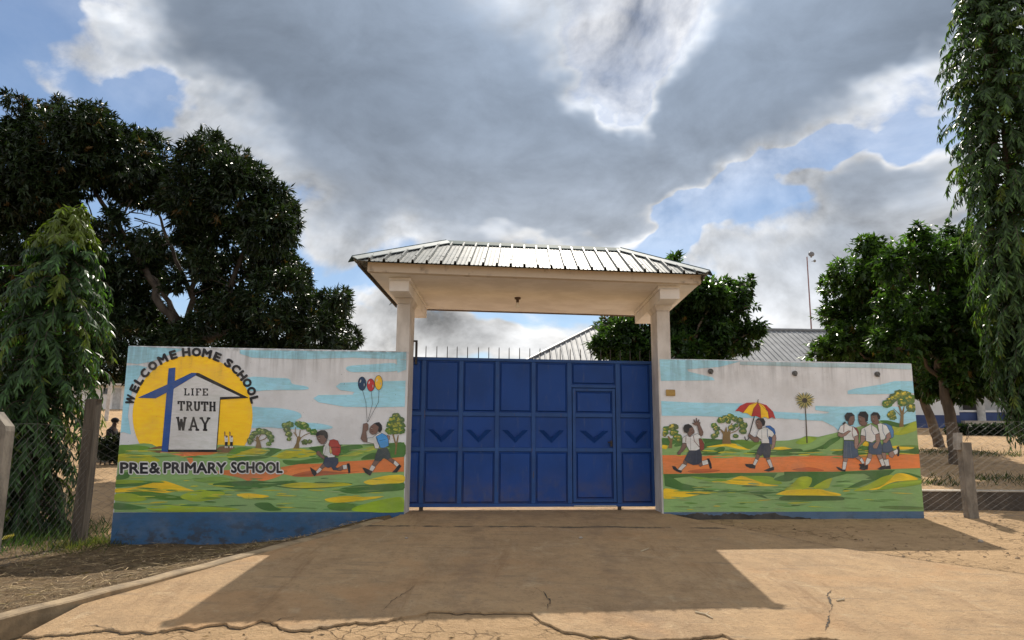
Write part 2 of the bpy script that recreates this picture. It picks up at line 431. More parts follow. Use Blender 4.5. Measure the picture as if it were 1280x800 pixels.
wp_ = g.n('ShaderNodeVectorMath', operation='ADD'); g.put(wp_.inputs[0], P); nv_ = g.n('ShaderNodeTexNoise'); nv_.inputs['Scale'].default_value = 3.0; nv_.inputs['Detail'].default_value = 5; g.put(nv_.inputs['Vector'], P)
sc_ = g.n('ShaderNodeVectorMath', operation='SCALE'); g.put(sc_.inputs[0], nv_.outputs['Color']); sc_.inputs['Scale'].default_value = 0.35; g.put(wp_.inputs[1], sc_.outputs[0]); g.put(vo.inputs['Vector'], wp_.outputs[0])
mud = g.math('MULTIPLY', g.ss(vo.outputs['Distance'], 0.05, 0.008), g.ss(g.noise(P, 1.3, 5, 0.6), 0.46, 0.6))
sand = g.mix(g.math('MULTIPLY', mud, 0.6), sand, (0.20, 0.13, 0.07, 1))
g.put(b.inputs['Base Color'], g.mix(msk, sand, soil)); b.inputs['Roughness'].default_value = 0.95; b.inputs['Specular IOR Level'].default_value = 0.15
hh = g.math('ADD', g.math('MULTIPLY', n_b, 1.0), g.math('MULTIPLY', n_c, 0.35))
hh = g.math('SUBTRACT', g.math('ADD', hh, g.math('MULTIPLY', g.noise(P, 24, 8, 0.7, 0.6), 0.8)), g.math('MULTIPLY', mud, 0.9))
g.put(b.inputs['Normal'], g.bump(hh, 1.0, 0.05))
EARTH = mt
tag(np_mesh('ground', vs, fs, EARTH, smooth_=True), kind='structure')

# concrete drive with a broken front edge
mt, t, b, o = new_mat('dusty_concrete'); g = G(t); P = g.pos(); q = g.xyz(P)
n_a = g.noise(P, 0.8, 7, 0.6); n_b = g.noise(g.map(P, (1, 1, 1), rot=(0, 0, 0.3)), 4.5, 7, 0.65); n_c = g.noise(P, 80, 4, 0.6)
c = g.mix(g.ss(n_a, 0.3, 0.7), (0.475, 0.31, 0.162, 1), (0.39, 0.255, 0.137, 1))
c = g.mix(g.ss(n_b, 0.42, 0.7, 0, 0.55), c, (0.30, 0.20, 0.11, 1))
c = g.mix(g.ss(g.noise(g.map(P, (2.4, 1.5, 1), rot=(0, 0, 0.5)), 1.0, 9, 0.74, 1.0), 0.52, 0.70, 0, 0.45), c, (0.53, 0.40, 0.25, 1))
c = g.mix(g.ss(g.noise(g.map(P, (0.9, 8, 1), rot=(0, 0, 0.5)), 1.2, 8, 0.7), 0.54, 0.68, 0, 0.6), c, (0.22, 0.165, 0.11, 1))
c = g.mix(g.ss(n_c, 0.55, 0.7, 0, 0.35), c, (0.56, 0.43, 0.27, 1))
c = g.mix(g.ss(g.noise(P, 22, 8, 0.72, 0.8), 0.5, 0.68, 0, 0.55), c, (0.21, 0.14, 0.075, 1))
c = g.mix(g.ss(g.noise(g.map(P, (1, 1, 1), (3, 8, 0)), 0.55, 6, 0.6, 0.5), 0.5, 0.66, 0, 0.55), c, (0.47, 0.27, 0.125, 1))
c = g.mix(g.ss(g.noise(g.map(P, (1, .8, 1), (5, 2, 0), (0, 0, .9)), 1.9, 10, 0.78, 1.6), 0.55, 0.66, 0, 0.4), c, (0.58, 0.44, 0.27, 1))
c = g.mix(g.ss(g.noise(g.map(P, (3.0, .35, 1), (1, 7, 0), (0, 0, -.12)), 1.0, 7, 0.7, 0.6), 0.54, 0.70, 0, 0.55), c, (0.235, 0.135, 0.065, 1))
dk = g.ss(g.noise(P, 1.6, 8, 0.74), 0.52, 0.72, 0, 0.65)
c = g.mix(dk, c, (0.23, 0.145, 0.075, 1))
# an old damp line across the slab in front of the gate
yl = g.math('SUBTRACT', q[1], g.math('MULTIPLY', q[0], 0.05))
yl = g.math('ADD', yl, g.math('MULTIPLY', g.math('SUBTRACT', g.noise(P, 2.5, 6, 0.7), 0.5), 0.28))
ln = g.math('MULTIPLY', g.ss(g.math('ABSOLUTE', g.math('SUBTRACT', yl, 10.62)), 0.07, 0.015), g.ss(g.noise(P, 3.2, 4), 0.36, 0.5))
c = g.mix(g.math('MULTIPLY', ln, 0.9), c, (0.08, 0.065, 0.05, 1))
# wheel tracks running through the gate
for xc in (-0.45, 1.15):
    wob_ = g.math('ADD', q[0], g.math('MULTIPLY', g.math('SUBTRACT', g.noise(P, 0.6, 3), 0.5), 0.5))
    tr = g.math('MULTIPLY', g.ss(g.math('ABSOLUTE', g.math('SUBTRACT', wob_, xc)), 0.22, 0.05), g.ss(n_b, 0.38, 0.6))
    c = g.mix(g.math('MULTIPLY', tr, 0.35), c, (0.25, 0.17, 0.105, 1))
g.put(b.inputs['Base Color'], c); b.inputs['Roughness'].default_value = 0.85; b.inputs['Specular IOR Level'].default_value = 0.25
hh = g.math('ADD', g.math('MULTIPLY', n_b, 0.5), g.math('MULTIPLY', n_c, 0.3))
n_d = g.noise(g.map(P, (1, 1, 1)), 22, 8, 0.72, 0.8)
hh = g.math('ADD', hh, g.math('MULTIPLY', n_d, 0.9))
g.put(b.inputs['Normal'], g.bump(hh, 0.85, 0.035))
CONC = mt
EDGE_PX = [(-40, 806), (60, 800), (150, 790), (185, 794), (220, 791), (270, 787), (300, 789), (328, 781), (345, 788), (372, 791), (430, 785), (470, 783), (500, 779), (525, 777), (540, 771), (575, 774), (610, 773), (640, 770), (660, 771), (675, 781), (695, 789), (740, 794), (780, 793), (815, 798), (865, 797), (905, 792), (918, 797), (940, 798), (975, 797), (1005, 796), (1030, 793), (1060, 797), (1090, 801), (1180, 804), (1300, 812)]
rng = random.Random(5)
ex = []; ey = []
for i in range(len(EDGE_PX) - 1):
    (x0, y0), (x1, y1) = EDGE_PX[i], EDGE_PX[i + 1]
    for k in range(6):
        f = k / 6; p = at_height(x0 + (x1 - x0) * f, y0 + (y1 - y0) * f + rng.uniform(-0.9, 0.9), -0.47); ex.append(p.x); ey.append(p.y)
ex = np.maximum.accumulate(np.array(ex)); ey = np.array(ey)
NU = 620; us = np.linspace(0, 1, NU); rows = np.concatenate([[13.4, 12.6, 12.0], np.arange(11.6, 6.9, -0.15), [6.9]])
vs = []
for yy in rows:
    xl = float(kerb_x(min(yy, 11.95))); xr = float(np.interp(min(yy, 12.6), RY, RX))
    xs = xl + (xr - xl) * us
    vs.append(np.stack([xs, np.full(NU, yy) , drive_z(xs, np.full(NU, yy)) + 0.002 * wob(xs, yy, 3)], 1))
xl = float(kerb_x(6.9)); xr = float(np.interp(6.9, RY, RX)); xs = xl + (xr - xl) * us
yy = np.interp(xs, ex, ey)
_r = np.random.default_rng(3)
for st, am in ((40, .022), (19, .018), (9, .020), (4, .018), (2, .010)):
    kn = _r.normal(size=NU // st + 3) * am; yy = yy + np.interp(np.arange(NU) / st, np.arange(len(kn)), kn)
yy = np.minimum(yy, 6.85)
for f in (.15, .3, .45, .6, .75, .88, .95, 1.0):
    yk = 6.9 + (yy - 6.9) * f; vs.append(np.stack([xs, yk, drive_z(xs, yk)], 1))
vs.append(np.stack([xs, yy + 0.012, drive_z(xs, yy) - 0.10], 1))
nr = len(vs); vs = np.concatenate(vs)
ii = (np.arange(nr - 1)[:, None] * NU + np.arange(NU - 1)[None, :]).ravel()
fs = np.stack([ii, ii + NU, ii + NU + 1, ii + 1], 1)
tag(np_mesh('driveway', vs, fs, CONC), kind='structure')
# dark ribbon painting the shade at the broken edge's foot, and side cracks
GAPM = simple('crack_and_shade_dark', (.045, .034, .024, 1), (.09, .065, .042, 1), 12, .95)
mb = MB(); prev = None; rg = random.Random(6); wv = .5
for k in range(0, NU, 2):
    x, y = float(xs[k]), float(yy[k]); wv = min(max(wv + rg.uniform(-.22, .22), -.3), 1.0); w_ = max(0.0, wv) * .019
    z = max(gz(x, y - .02), gz(x, y - w_), float(drive_z(x, y)) - .025) + .005
    r_ = [(x, y + .006, z), (x, y - w_ - .001, z)]
    if prev and (w_ > .001 or pw > .001): mb.face([prev[0], prev[1], r_[1], r_[0]])
    prev = r_; pw = w_
o = mb.build('edge_shade', GAPM); tag(o, kind='structure')
def crack(px_pts, w, seed):
    rg = random.Random(seed); mb = MB(); P_l = []
    for (x0, y0), (x1, y1) in zip(px_pts[:-1], px_pts[1:]):
        for k in range(7):
            f = k / 7; q = at_height(x0 + (x1 - x0) * f + rg.uniform(-1.6, 1.6), y0 + (y1 - y0) * f + rg.uniform(-.8, .8), -.42)
            for _ in range(4): q = at_height(x0 + (x1 - x0) * f + 0, y0 + (y1 - y0) * f + rg.uniform(-.5, .5), float(drive_z(q.x, q.y)))
            P_l.append(Vector((q.x + rg.uniform(-.012, .012), q.y, float(drive_z(q.x, q.y)) + .005)))
    pr = None
    for i, q in enumerate(P_l):
        d = (P_l[min(i + 1, len(P_l) - 1)] - P_l[max(i - 1, 0)]).normalized(); n_ = Vector((-d.y, d.x, 0)) * w * rg.uniform(.15, 1.0) * (1 - abs(2 * i / len(P_l) - 1) ** 3)
        r_ = [q - n_, q + n_]
        if pr: mb.face([pr[0], r_[0], r_[1], pr[1]])
        pr = r_
    tag(mb.build('surface_crack', GAPM), kind='structure')
crack([(668, 735), (680, 742), (688, 752), (684, 762)], .010, 1); crack([(1030, 790), (1036, 780), (1037, 768)], .013, 8); crack([(1037, 768), (1040, 757), (1035, 745), (1040, 738)], .012, 2); crack([(476, 765), (490, 752), (505, 742), (520, 733)], .005, 3)
crack([(660, 771), (674, 779), (694, 789)], .008, 4); crack([(150, 788), (120, 782), (96, 784)], .008, 5); crack([(330, 782), (352, 774), (372, 771)], .006, 6)
# open joint between the slab and the earth on the right
mb = MB(); prev = None; rj = random.Random(4)
for yy_ in np.arange(11.75, 5.0, -0.06):
    xj = float(np.interp(yy_, RY, RX)) + rj.uniform(-.008, .008); w_ = rj.uniform(.003, .011); zj = float(drive_z(xj, yy_)) + .006
    r_ = [(xj - w_, yy_, zj), (xj + w_, yy_, zj)]
    if prev: mb.face([prev[0], r_[0], r_[1], prev[1]])
    prev = r_
tag(mb.build('driveway_joint', simple('joint_dirt', (.10, .075, .05, 1), rough=.95)), kind='structure')
# kerb along the left side of the drive
mb = MB(); prev = None
for yy in np.arange(10.9, 3.2, -0.2):
    kx = float(kerb_x(yy)); zt = float(kerb_top(yy)) + 0.004 * math.sin(yy * 9)
    r = [(kx + 0.012, yy, zt - 0.35), (kx + 0.004, yy, zt - 0.012), (kx - 0.01, yy, zt), (kx - 0.135, yy + 0.03, zt + 0.004), (kx - 0.145, yy + 0.03, zt - 0.35)]
    if prev:
        for i in range(4): mb.face([prev[i], r[i], r[i + 1], prev[i + 1]])
    prev = r
KERBM = simple('kerb_concrete', (0.36, 0.26, 0.15, 1), (0.20, 0.145, 0.085, 1), 4, 0.85, 0.6, 40)
tag(mb.build('kerb', KERBM), kind='structure')

# ------------------------------------------------------------------ painted front walls
def catmull(pts, k=4):
    n = len(pts); o = []
    for i in range(n):
        p0, p1, p2, p3 = pts[i - 1], pts[i], pts[(i + 1) % n], pts[(i + 2) % n]
        for j in range(k):
            t = j / k
            o.append(tuple(0.5 * ((2 * p1[a]) + (-p0[a] + p2[a]) * t + (2 * p0[a] - 5 * p1[a] + 4 * p2[a] - p3[a]) * t * t + (-p0[a] + 3 * p1[a] - 3 * p2[a] + p3[a]) * t ** 3) for a in (0, 1)))
    return o
def paint_pt(px, py, lay):
    s, z = on_front(px, py); s = min(max(s, -5.717), -1.603) if px < 640 else min(max(s, 2.387), 6.719)
    return FP(s, z, -0.004 - lay * 0.001)
def Zm(x0, y0, k):
    return lambda pts: [(x0 + x / k, y0 + y / k) for x, y in pts]
def line_poly(pts, w):
    o = []; q = []
    for i, p in enumerate(pts):
        a = pts[max(i - 1, 0)]; c = pts[min(i + 1, len(pts) - 1)]
        dx, dy = c[0] - a[0], c[1] - a[1]; l = math.hypot(dx, dy) or 1
        ww = w[i] if hasattr(w, '__len__') else w
        o.append((p[0] - dy / l * ww / 2, p[1] + dx / l * ww / 2)); q.append((p[0] + dy / l * ww / 2, p[1] - dx / l * ww / 2))
    return o + q[::-1]
def ell(cx, cy, rx, ry, n=20, jit=0.0, seed=0, rot=0.0):
    r = random.Random(seed); o = []
    for i in range(n):
        a = 2 * math.pi * i / n; k = 1 + r.uniform(-jit, jit)
        x, y = rx * k * math.cos(a), ry * k * math.sin(a)
        o.append((cx + x * math.cos(rot) - y * math.sin(rot), cy + x * math.sin(rot) + y * math.cos(rot)))
    return o
class Paint:
    def __init__(s, wall, lay): s.mb = MB(); s.mb.brush = 0.10; s.lay = lay; s.wall = wall
    def poly(s, pts, col, sm=False, step=0.25):
        if sm: pts = catmull(pts)
        s.mb.face([paint_pt(x, y, s.lay) for x, y in pts], 0, col); s.lay += step
    def outline(s, pts, w, col):
        for i in range(len(pts)):
            a, b = pts[i], pts[(i + 1) % len(pts)]; dx, dy = b[0] - a[0], b[1] - a[1]; l = math.hypot(dx, dy) or 1; nx, ny = -dy / l * w / 2, dx / l * w / 2
            s.mb.face([paint_pt(x, y, s.lay + .01 * (i % 4)) for x, y in ((a[0] - nx, a[1] - ny), (b[0] - nx, b[1] - ny), (b[0] + nx, b[1] + ny), (a[0] + nx, a[1] + ny))], 0, col)
        s.lay += .08
    def done(s, name, label=None):
        o = s.mb.build(name, PAINT, s.wall)
        if label: o['label'] = label
        return o
K_ = 1.65
BLUE_SKY = S(140, 188, 206, K_); WHITE = S(218, 216, 216, 1.16); YEL = S(224, 178, 22, K_); NAVY = S(28, 66, 128, K_)
BLK = S(24, 24, 28); GDK = S(62, 98, 44, K_); GMID = S(118, 148, 90, K_); GOLI = S(142, 152, 38, K_); GYEL = S(206, 170, 34, K_)
ORG = S(196, 112, 60, K_); ORGD = S(160, 84, 48, K_); BROWN = S(104, 78, 50, K_); SKIN = S(102, 79, 71, K_); SKINL = S(130, 105, 96, K_)
DKB = S(44, 54, 76, K_); CLOTH = S(218, 218, 218, 1.15); REDP = S(150, 48, 40, K_)

left_wall = empty('painted_wall', FP(-3.66, -0.4)); left_wall['label'] = 'white boundary wall left of the gate painted with a yellow sun, house logo and running schoolboys'
left_wall['category'] = 'wall'
right_wall = empty('painted_wall', FP(4.6, -0.1)); tag(right_wall, 'white boundary wall right of the gate painted with walking schoolchildren and an umbrella', 'wall')
INV = {}
def child_of(o, par):
    """parent without moving the mesh, whose coordinates are already in the world"""
    o.parent = par; o.matrix_parent_inverse = Matrix.Translation(par.location).inverted(); return o
_old_link = link
def link(o, parent=None):
    COL.objects.link(o)
    if parent is not None:
        if parent.type == 'EMPTY': child_of(o, parent)
        else: o.parent = parent
    return o
mb = MB(); mb.fbox(-5.72, -1.605, -0.9, 2.445, 0.0, 0.20, 0, 0.008); mb.build('wall_body', WALLW, left_wall)
mb = MB(); mb.fbox(2.384, 6.722, -0.7, 2.409, 0.0, 0.20, 0, 0.008); mb.build('wall_body', WALLW, right_wall)
def base_band(wall, s0, s1, z0, z1, col, name='painted_plinth'):
    mb = MB(); mb.face([FP(s0, z0, -0.006), FP(s1, z0, -0.006), FP(s1, z1, -0.006), FP(s0, z1, -0.006)], 0, col); mb.build(name, PAINT, wall)
base_band(left_wall, -5.716, -1.602, -0.85, 0.042, S(38, 74, 108, K_))
base_band(right_wall, 2.388, 6.718, -0.65, 0.012, S(66, 88, 112, K_))

# --- left wall: sky, sun, hills
p = Paint(left_wall, 1)
p.poly([(160, 432.6), (232, 436.2), (205, 446), (190, 452), (172, 455), (158, 453.5)], BLUE_SKY)
p.poly([(157.7, 457), (172, 456.5), (184, 459), (176, 468), (168, 480), (163, 497), (160, 520), (164, 543), (154, 540), (149.6, 541)], BLUE_SKY)
p.poly([(300, 437.6), (508, 440.2), (508, 449), (492, 449), (440, 447), (380, 449), (345, 448), (315, 447), (300, 442)], BLUE_SKY)
p.poly([(310, 472), (345, 472.5), (361, 473.5), (366, 480), (383, 483), (382, 487), (340, 487.5), (310, 488)], BLUE_SKY, True)
p.poly([(310, 510), (330, 509.5), (351, 510.5), (372, 515), (377, 521), (370, 527), (400, 529.5), (416, 534), (402, 537), (360, 536), (335, 534), (310, 533)], BLUE_SKY, True)
p.poly([(435, 458), (465, 455.5), (492, 454), (497, 459), (495, 464), (460, 465), (437, 464.5)], BLUE_SKY, True)
p.poly([(496, 449), (508, 450), (508, 462), (497, 466)], BLUE_SKY)
p.poly([(420, 483), (426, 478.5), (470, 477), (507, 476), (506, 508.4), (470, 509), (431, 508.4), (398, 502.7), (392, 498), (398, 494), (441, 493.4), (443, 490), (425, 487.5)], BLUE_SKY)
p.done('painted_sky')
p = Paint(left_wall, 2.5); p.poly(ell(241, 519.5, 75, 75.5, 56), YEL); p.done('painted_sun', 'large flat yellow painted sun disc')
p = Paint(left_wall, 3)
p.poly([(143, 640.2), (147.5, 556.5), (160, 556), (180, 554), (190, 555), (203, 562), (275, 556), (295, 556.5), (312, 557.5), (320, 558), (337, 560.5), (354, 562), (367, 560), (386, 559), (400, 557.2), (427, 555.6), (450, 555.4), (480, 554), (505.5, 552.8), (505, 640)], GMID)
p.done('painted_hills')
p = Paint(left_wall, 3.6)
def P_(pts, col, sm=True):
    p.mb.brush = 0.24; p.poly(pts, col, sm, 0.12)
P_([(147.6, 557), (166, 556.4), (186, 558.5), (184, 563), (160, 566), (147, 568)], S(88, 122, 38, K_))
P_([(147, 569), (160, 567), (185, 569), (200, 575), (190, 578), (147, 578)], S(158, 156, 40, K_))
P_([(186, 561), (203, 557.5), (204, 566), (187, 564)], BROWN); P_([(275, 558), (294, 559.5), (292, 565), (272, 567)], BROWN)
P_([(200, 565), (240, 564.4), (272, 565.4), (262, 568.5), (246, 569.5), (241, 574), (244, 581), (236, 581), (234, 573), (222, 569)], ORG)
P_([(283, 570), (300, 566), (310, 561), (322, 560.5), (333, 563), (330, 567), (310, 570), (292, 573)], S(168, 160, 40, K_))
P_([(300, 559), (316, 560), (305, 564), (284, 571), (290, 562)], S(86, 124, 46, K_))
P_([(285, 573), (312, 570), (338, 568), (350, 563), (335, 572), (315, 575), (295, 576)], GDK)
P_([(332, 559.5), (352, 561.5), (345, 566), (330, 570), (338, 563)], GDK)
P_([(346, 569), (358, 563), (368, 560.6), (385, 562), (398, 566), (385, 571), (365, 573), (350, 573)], S(160, 156, 40, K_))
P_([(354, 575), (375, 575.5), (398, 571), (410, 566), (428, 558), (450, 556), (452, 562), (430, 568), (412, 576), (380, 580), (360, 581)], GDK)
P_([(386, 560), (400, 558), (414, 556.5), (428, 556), (414, 563), (400, 566)], GDK)
P_([(410, 577), (430, 568), (448, 561), (470, 556.5), (488, 557), (474, 564), (455, 569), (430, 576)], S(112, 144, 72, K_))
P_([(432, 570), (450, 562.6), (470, 557), (482, 557.4), (465, 563), (448, 568)], S(146, 156, 58, K_))
P_([(452, 556), (480, 555), (505, 553.6), (505, 571), (480, 572.5), (452, 574.5), (462, 567), (488, 560)], GDK)
P_([(351, 584), (375, 580), (400, 579.5), (428, 577), (450, 575.8), (468, 574.6), (505.3, 571), (505, 589.5), (480, 590), (454, 591), (435, 592), (407, 594), (387, 596), (370, 595.6), (354, 592.5)], ORG, False)
P_([(365, 594.5), (390, 588), (425, 590), (450, 589), (430, 592), (400, 594.6), (380, 596)], ORGD)
P_([(274, 592), (300, 597), (310, 601), (318, 599), (330, 601), (352, 594), (354, 587), (275, 588)], ORG)
P_([(147, 594), (160, 590), (161, 597), (145, 600)], GDK)
P_([(144.5, 603), (170, 604), (198, 602), (188, 606), (160, 608), (144.5, 609)], GDK)
P_([(144, 600), (168, 600), (185, 601.5), (170, 604), (144, 604.5)], S(120, 140, 40, K_))
P_([(143.6, 611), (165, 609.5), (185, 605), (203, 601), (216, 604), (236, 611), (250, 616), (225, 614), (205, 616), (175, 614), (143.4, 615.5)], GYEL)
P_([(156, 615.5), (180, 614), (200, 616), (222, 620), (246, 623), (215, 625), (188, 623), (170, 618)], S(70, 104, 36, K_))
P_([(143, 618), (165, 617), (185, 624), (165, 627), (143, 625)], S(132, 148, 36, K_))
P_([(142.6, 629), (152, 628.5), (172, 632), (184, 635), (160, 637), (142.5, 636)], GDK)
P_([(184, 634), (215, 631), (245, 633), (280, 634), (300, 637), (260, 639.4), (200, 639.4)], S(130, 148, 40, K_))
P_([(242, 600), (262, 596), (280, 596.5), (300, 602), (275, 605), (256, 603)], S(100, 130, 60, K_))
P_([(226, 620), (250, 612), (280, 615), (275, 622), (250, 627), (235, 625)], S(134, 150, 40, K_))
P_([(266, 605), (290, 602), (318, 601), (352, 604), (340, 608), (318, 611), (300, 612), (280, 609)], GDK)
P_([(330, 604), (360, 601), (385, 605), (400, 602), (440, 604), (425, 608), (385, 611), (350, 609)], GDK)
P_([(350, 607), (375, 603), (400, 604), (425, 603), (440, 606), (410, 609), (375, 610)], S(168, 160, 40, K_))
P_([(296, 618), (310, 616.4), (325, 618), (337, 620.4), (318, 623.6), (304, 622)], GYEL)
P_([(425, 611), (450, 606), (475, 606), (504, 603), (504, 612), (470, 615), (445, 617), (428, 615)], GDK)
P_([(455, 602), (480, 595), (504, 594), (504, 603), (480, 604.5), (465, 606)], S(198, 170, 40, K_))
P_([(406, 624), (430, 620), (455, 621), (480, 620.5), (450, 626), (420, 628)], GYEL)
P_([(318, 630), (335, 628), (345, 634), (352, 637.5), (332, 637.8)], GDK)
P_([(410, 631), (430, 628), (450, 634), (440, 638), (415, 637)], S(80, 112, 44, K_))
P_([(455, 630), (480, 624), (504, 622), (504, 639.4), (450, 639.4), (440, 636)], S(130, 158, 30, K_))
p.done('painted_fields', 'green, yellow and orange painted fields and path')

def brush_strokes(wall, x0, x1, seed, n=170):
    """loose single strokes over the painted fields"""
    global p
    p = Paint(wall, 6.6); rb = random.Random(seed)
    for i in range(n):
        y = rb.choice([rb.uniform(597, 637), rb.uniform(597, 637), rb.uniform(562, 572)]); x = rb.uniform(x0 + 6, x1 - 30); l = rb.uniform(8, 34); h = rb.uniform(.35, 1.1); tl_ = rb.uniform(-.06, .06)
        c = rb.choice([(70, 104, 50), (96, 130, 66), (132, 160, 100), (150, 160, 60), (176, 164, 50), (84, 118, 58), (124, 150, 92)])
        pts = [(x, y), (x + l * .3, y - h + tl_ * l * .3), (x + l * .7, y - h * .8 + tl_ * l * .7), (x + l, y + tl_ * l), (x + l * .6, y + h * .7 + tl_ * l * .6), (x + l * .25, y + h * .6 + tl_ * l * .25)]
        p.poly(pts, S(*[k + rb.uniform(-8, 8) for k in c], K_), True, 0.01)
    p.done('brush_strokes')['kind'] = 'stuff'
brush_strokes(left_wall, 144, 504, 1)
# --- house logo
p = Paint(left_wall, 9)
p.poly([(172.5, 497.3), (210, 480.5), (240, 466), (247.5, 466.2), (245.4, 469.2), (217, 486.4), (195, 498)], NAVY)
p.poly([(211.3, 460.6), (219.8, 459.4), (218.7, 480), (210.7, 565), (202.4, 564.4)], NAVY)
p.poly([(246, 466), (249, 466.4), (311.5, 497.4), (276, 499.6), (271.5, 565), (210.4, 565), (210.5, 561), (245, 470)], BLK)
p.poly([(245.4, 469.6), (300.5, 495.6), (275.4, 496.4), (270.6, 562), (211.2, 562), (217.6, 486.4)], WHITE)
p.done('painted_house', 'white painted house with blue cross and black outline')

def font_mesh(txt, offset):
    cu = bpy.data.curves.new('lettering_source', 'FONT'); cu.body = txt; cu.size = 1; cu.offset = offset; cu.fill_mode = 'FRONT'; cu.resolution_u = 3
    ob = bpy.data.objects.new('lettering_source', cu); COL.objects.link(ob)
    dg = bpy.context.evaluated_depsgraph_get(); me = ob.evaluated_get(dg).to_mesh()
    v = [(q.co.x, q.co.y) for q in me.vertices]; f = [tuple(pp.vertices) for pp in me.polygons]
    ob.evaluated_get(dg).to_mesh_clear(); bpy.data.objects.remove(ob); bpy.data.curves.remove(cu)
    return v, f
def put_text(mb, txt, bold, to_px, lay, col, steps=10):
    """to_px maps letter coordinates normalised by the letters' box to photograph coordinates; bold is the brush width in px"""
    v, f = font_mesh(txt, 0.0); xs = [a for a, _ in v]; ys = [b for _, b in v]
    x0, x1, y0, y1 = min(xs), max(xs), min(ys), max(ys)
    for k in range(steps):
        a = 2 * math.pi * k / steps; b = len(mb.v)
        for x, y in v:
            X_, Y_ = to_px((x - x0) / (x1 - x0), (y - y0) / (y1 - y0)); mb.v.append(tuple(paint_pt(X_ + bold * math.cos(a), Y_ + bold * math.sin(a), lay + .03 * k)))
        for q in f: mb.f.append(tuple(b + i for i in q)); mb.m.append(0); mb.c.append(col)
ARC = [('W', 165.2, 12), ('E', 154.6, 8.6), ('L', 146.6, 8), ('C', 138.2, 10), ('O', 128.4, 11), ('M', 117.6, 12), ('E', 107.4, 8.6), ('H', 95.6, 10.4), ('O', 86.4, 11.6), ('M', 77, 12), ('E', 67.2, 8.6),
       ('S', 55.6, 9), ('C', 47.2, 10), ('H', 39.2, 10), ('O', 31.2, 10.5), ('O', 22.8, 10.5), ('L', 14.8, 8)]
words_ = [(ARC[0:7], 'WELCOME'), (ARC[7:11], 'HOME'), (ARC[11:], 'SCHOOL')]
for arr, w in words_:
    mb = MB()
    for ch, ang, wd in arr:
        a = R(ang); cx, cy = 241 + 80 * math.cos(a), 520 - 80 * math.sin(a)
        ux, uy = math.sin(a), math.cos(a)       # reading direction (photograph axes)
        vx, vy = math.cos(a), -math.sin(a)      # outward
        h = 9.6
        put_text(mb, ch, 0.85, lambda x, y: (cx + ux * (x - 0.5) * wd * 0.86 + vx * (y - 0.5) * h, cy + uy * (x - 0.5) * wd * 0.86 + vy * (y - 0.5) * h), 10, BLK)
    o = mb.build('lettering', PAINT, left_wall); o['label'] = 'black painted word %s on an arc' % w
for w, x0, x1 in (('PRE', 151.4, 185), ('&', 187.6, 200.2), ('PRIMARY', 205.6, 283), ('SCHOOL', 289.8, 353)):
    mb = MB(); yb0 = 591.2 - (x0 - 150) * 0.0045; yb1 = 591.2 - (x1 - 150) * 0.0045 + 0.6
    f_ = lambda x, y: (x0 + (x1 - x0) * x, (yb0 + (yb1 - yb0) * x) - 12.8 * y)
    put_text(mb, w, 2.1, f_, 9, WHITE, 16); put_text(mb, w, 0.7, f_, 10.5, S(26, 28, 36))
    o = mb.build('lettering', PAINT, left_wall); o['label'] = 'black painted %s with white outline' % w
SLAB = {'L': ([((.25, 0), (.25, 1)), ((.05, .93), (.45, .93)), ((.05, .07), (.82, .07)), ((.78, 0), (.78, .32))], .9),
        'I': ([((.3, 0), (.3, 1)), ((.08, .93), (.52, .93)), ((.08, .07), (.52, .07))], .6),
        'F': ([((.25, 0), (.25, 1)), ((.05, .93), (.82, .93)), ((.78, .68), (.78, 1)), ((.25, .5), (.62, .5)), ((.05, .07), (.45, .07))], .9),
        'E': ([((.25, 0), (.25, 1)), ((.05, .93), (.82, .93)), ((.78, .68), (.78, 1)), ((.25, .5), (.62, .5)), ((.05, .07), (.84, .07)), ((.8, 0), (.8, .32))], .9),
        'T': ([((.45, 0), (.45, 1)), ((0, .93), (.9, .93)), ((.05, .66), (.05, 1)), ((.85, .66), (.85, 1)), ((.24, .07), (.66, .07))], .95),
        'R': ([((.25, 0), (.25, 1)), ((.05, .93), (.6, .93)), ((.6, .93), (.78, .8)), ((.76, .84), (.76, .62)), ((.78, .68), (.58, .48)), ((.25, .5), (.62, .5)), ((.5, .5), (.82, .04)), ((.05, .07), (.45, .07)), ((.68, .07), (.98, .07))], 1.0),
        'U': ([((.2, 1), (.2, .25)), ((.2, .3), (.36, .05)), ((.32, .07), (.62, .07)), ((.58, .05), (.75, .3)), ((.75, .25), (.75, 1)), ((0, .93), (.4, .93)), ((.56, .93), (.95, .93))], .98),
        'H': ([((.2, 0), (.2, 1)), ((.75, 0), (.75, 1)), ((.2, .5), (.75, .5)), ((.02, .93), (.38, .93)), ((.57, .93), (.93, .93)), ((.02, .07), (.38, .07)), ((.57, .07), (.93, .07))], .98),
        'W': ([((.14, 1), (.34, 0)), ((.32, 0), (.52, .85)), ((.5, .85), (.70, 0)), ((.68, 0), (.9, 1)), ((-.04, .93), (.3, .93)), ((.72, .93), (1.06, .93))], 1.15),
        'A': ([((.1, 0), (.48, 1)), ((.44, 1), (.86, 0)), ((.25, .33), (.72, .33)), ((-.06, .07), (.3, .07)), ((.66, .07), (1.04, .07))], 1.0),
        'Y': ([((.1, 1), (.5, .45)), ((.9, 1), (.5, .45)), ((.5, .5), (.5, 0)), ((-.06, .93), (.3, .93)), ((.68, .93), (1.04, .93)), ((.28, .07), (.72, .07))], 1.0)}
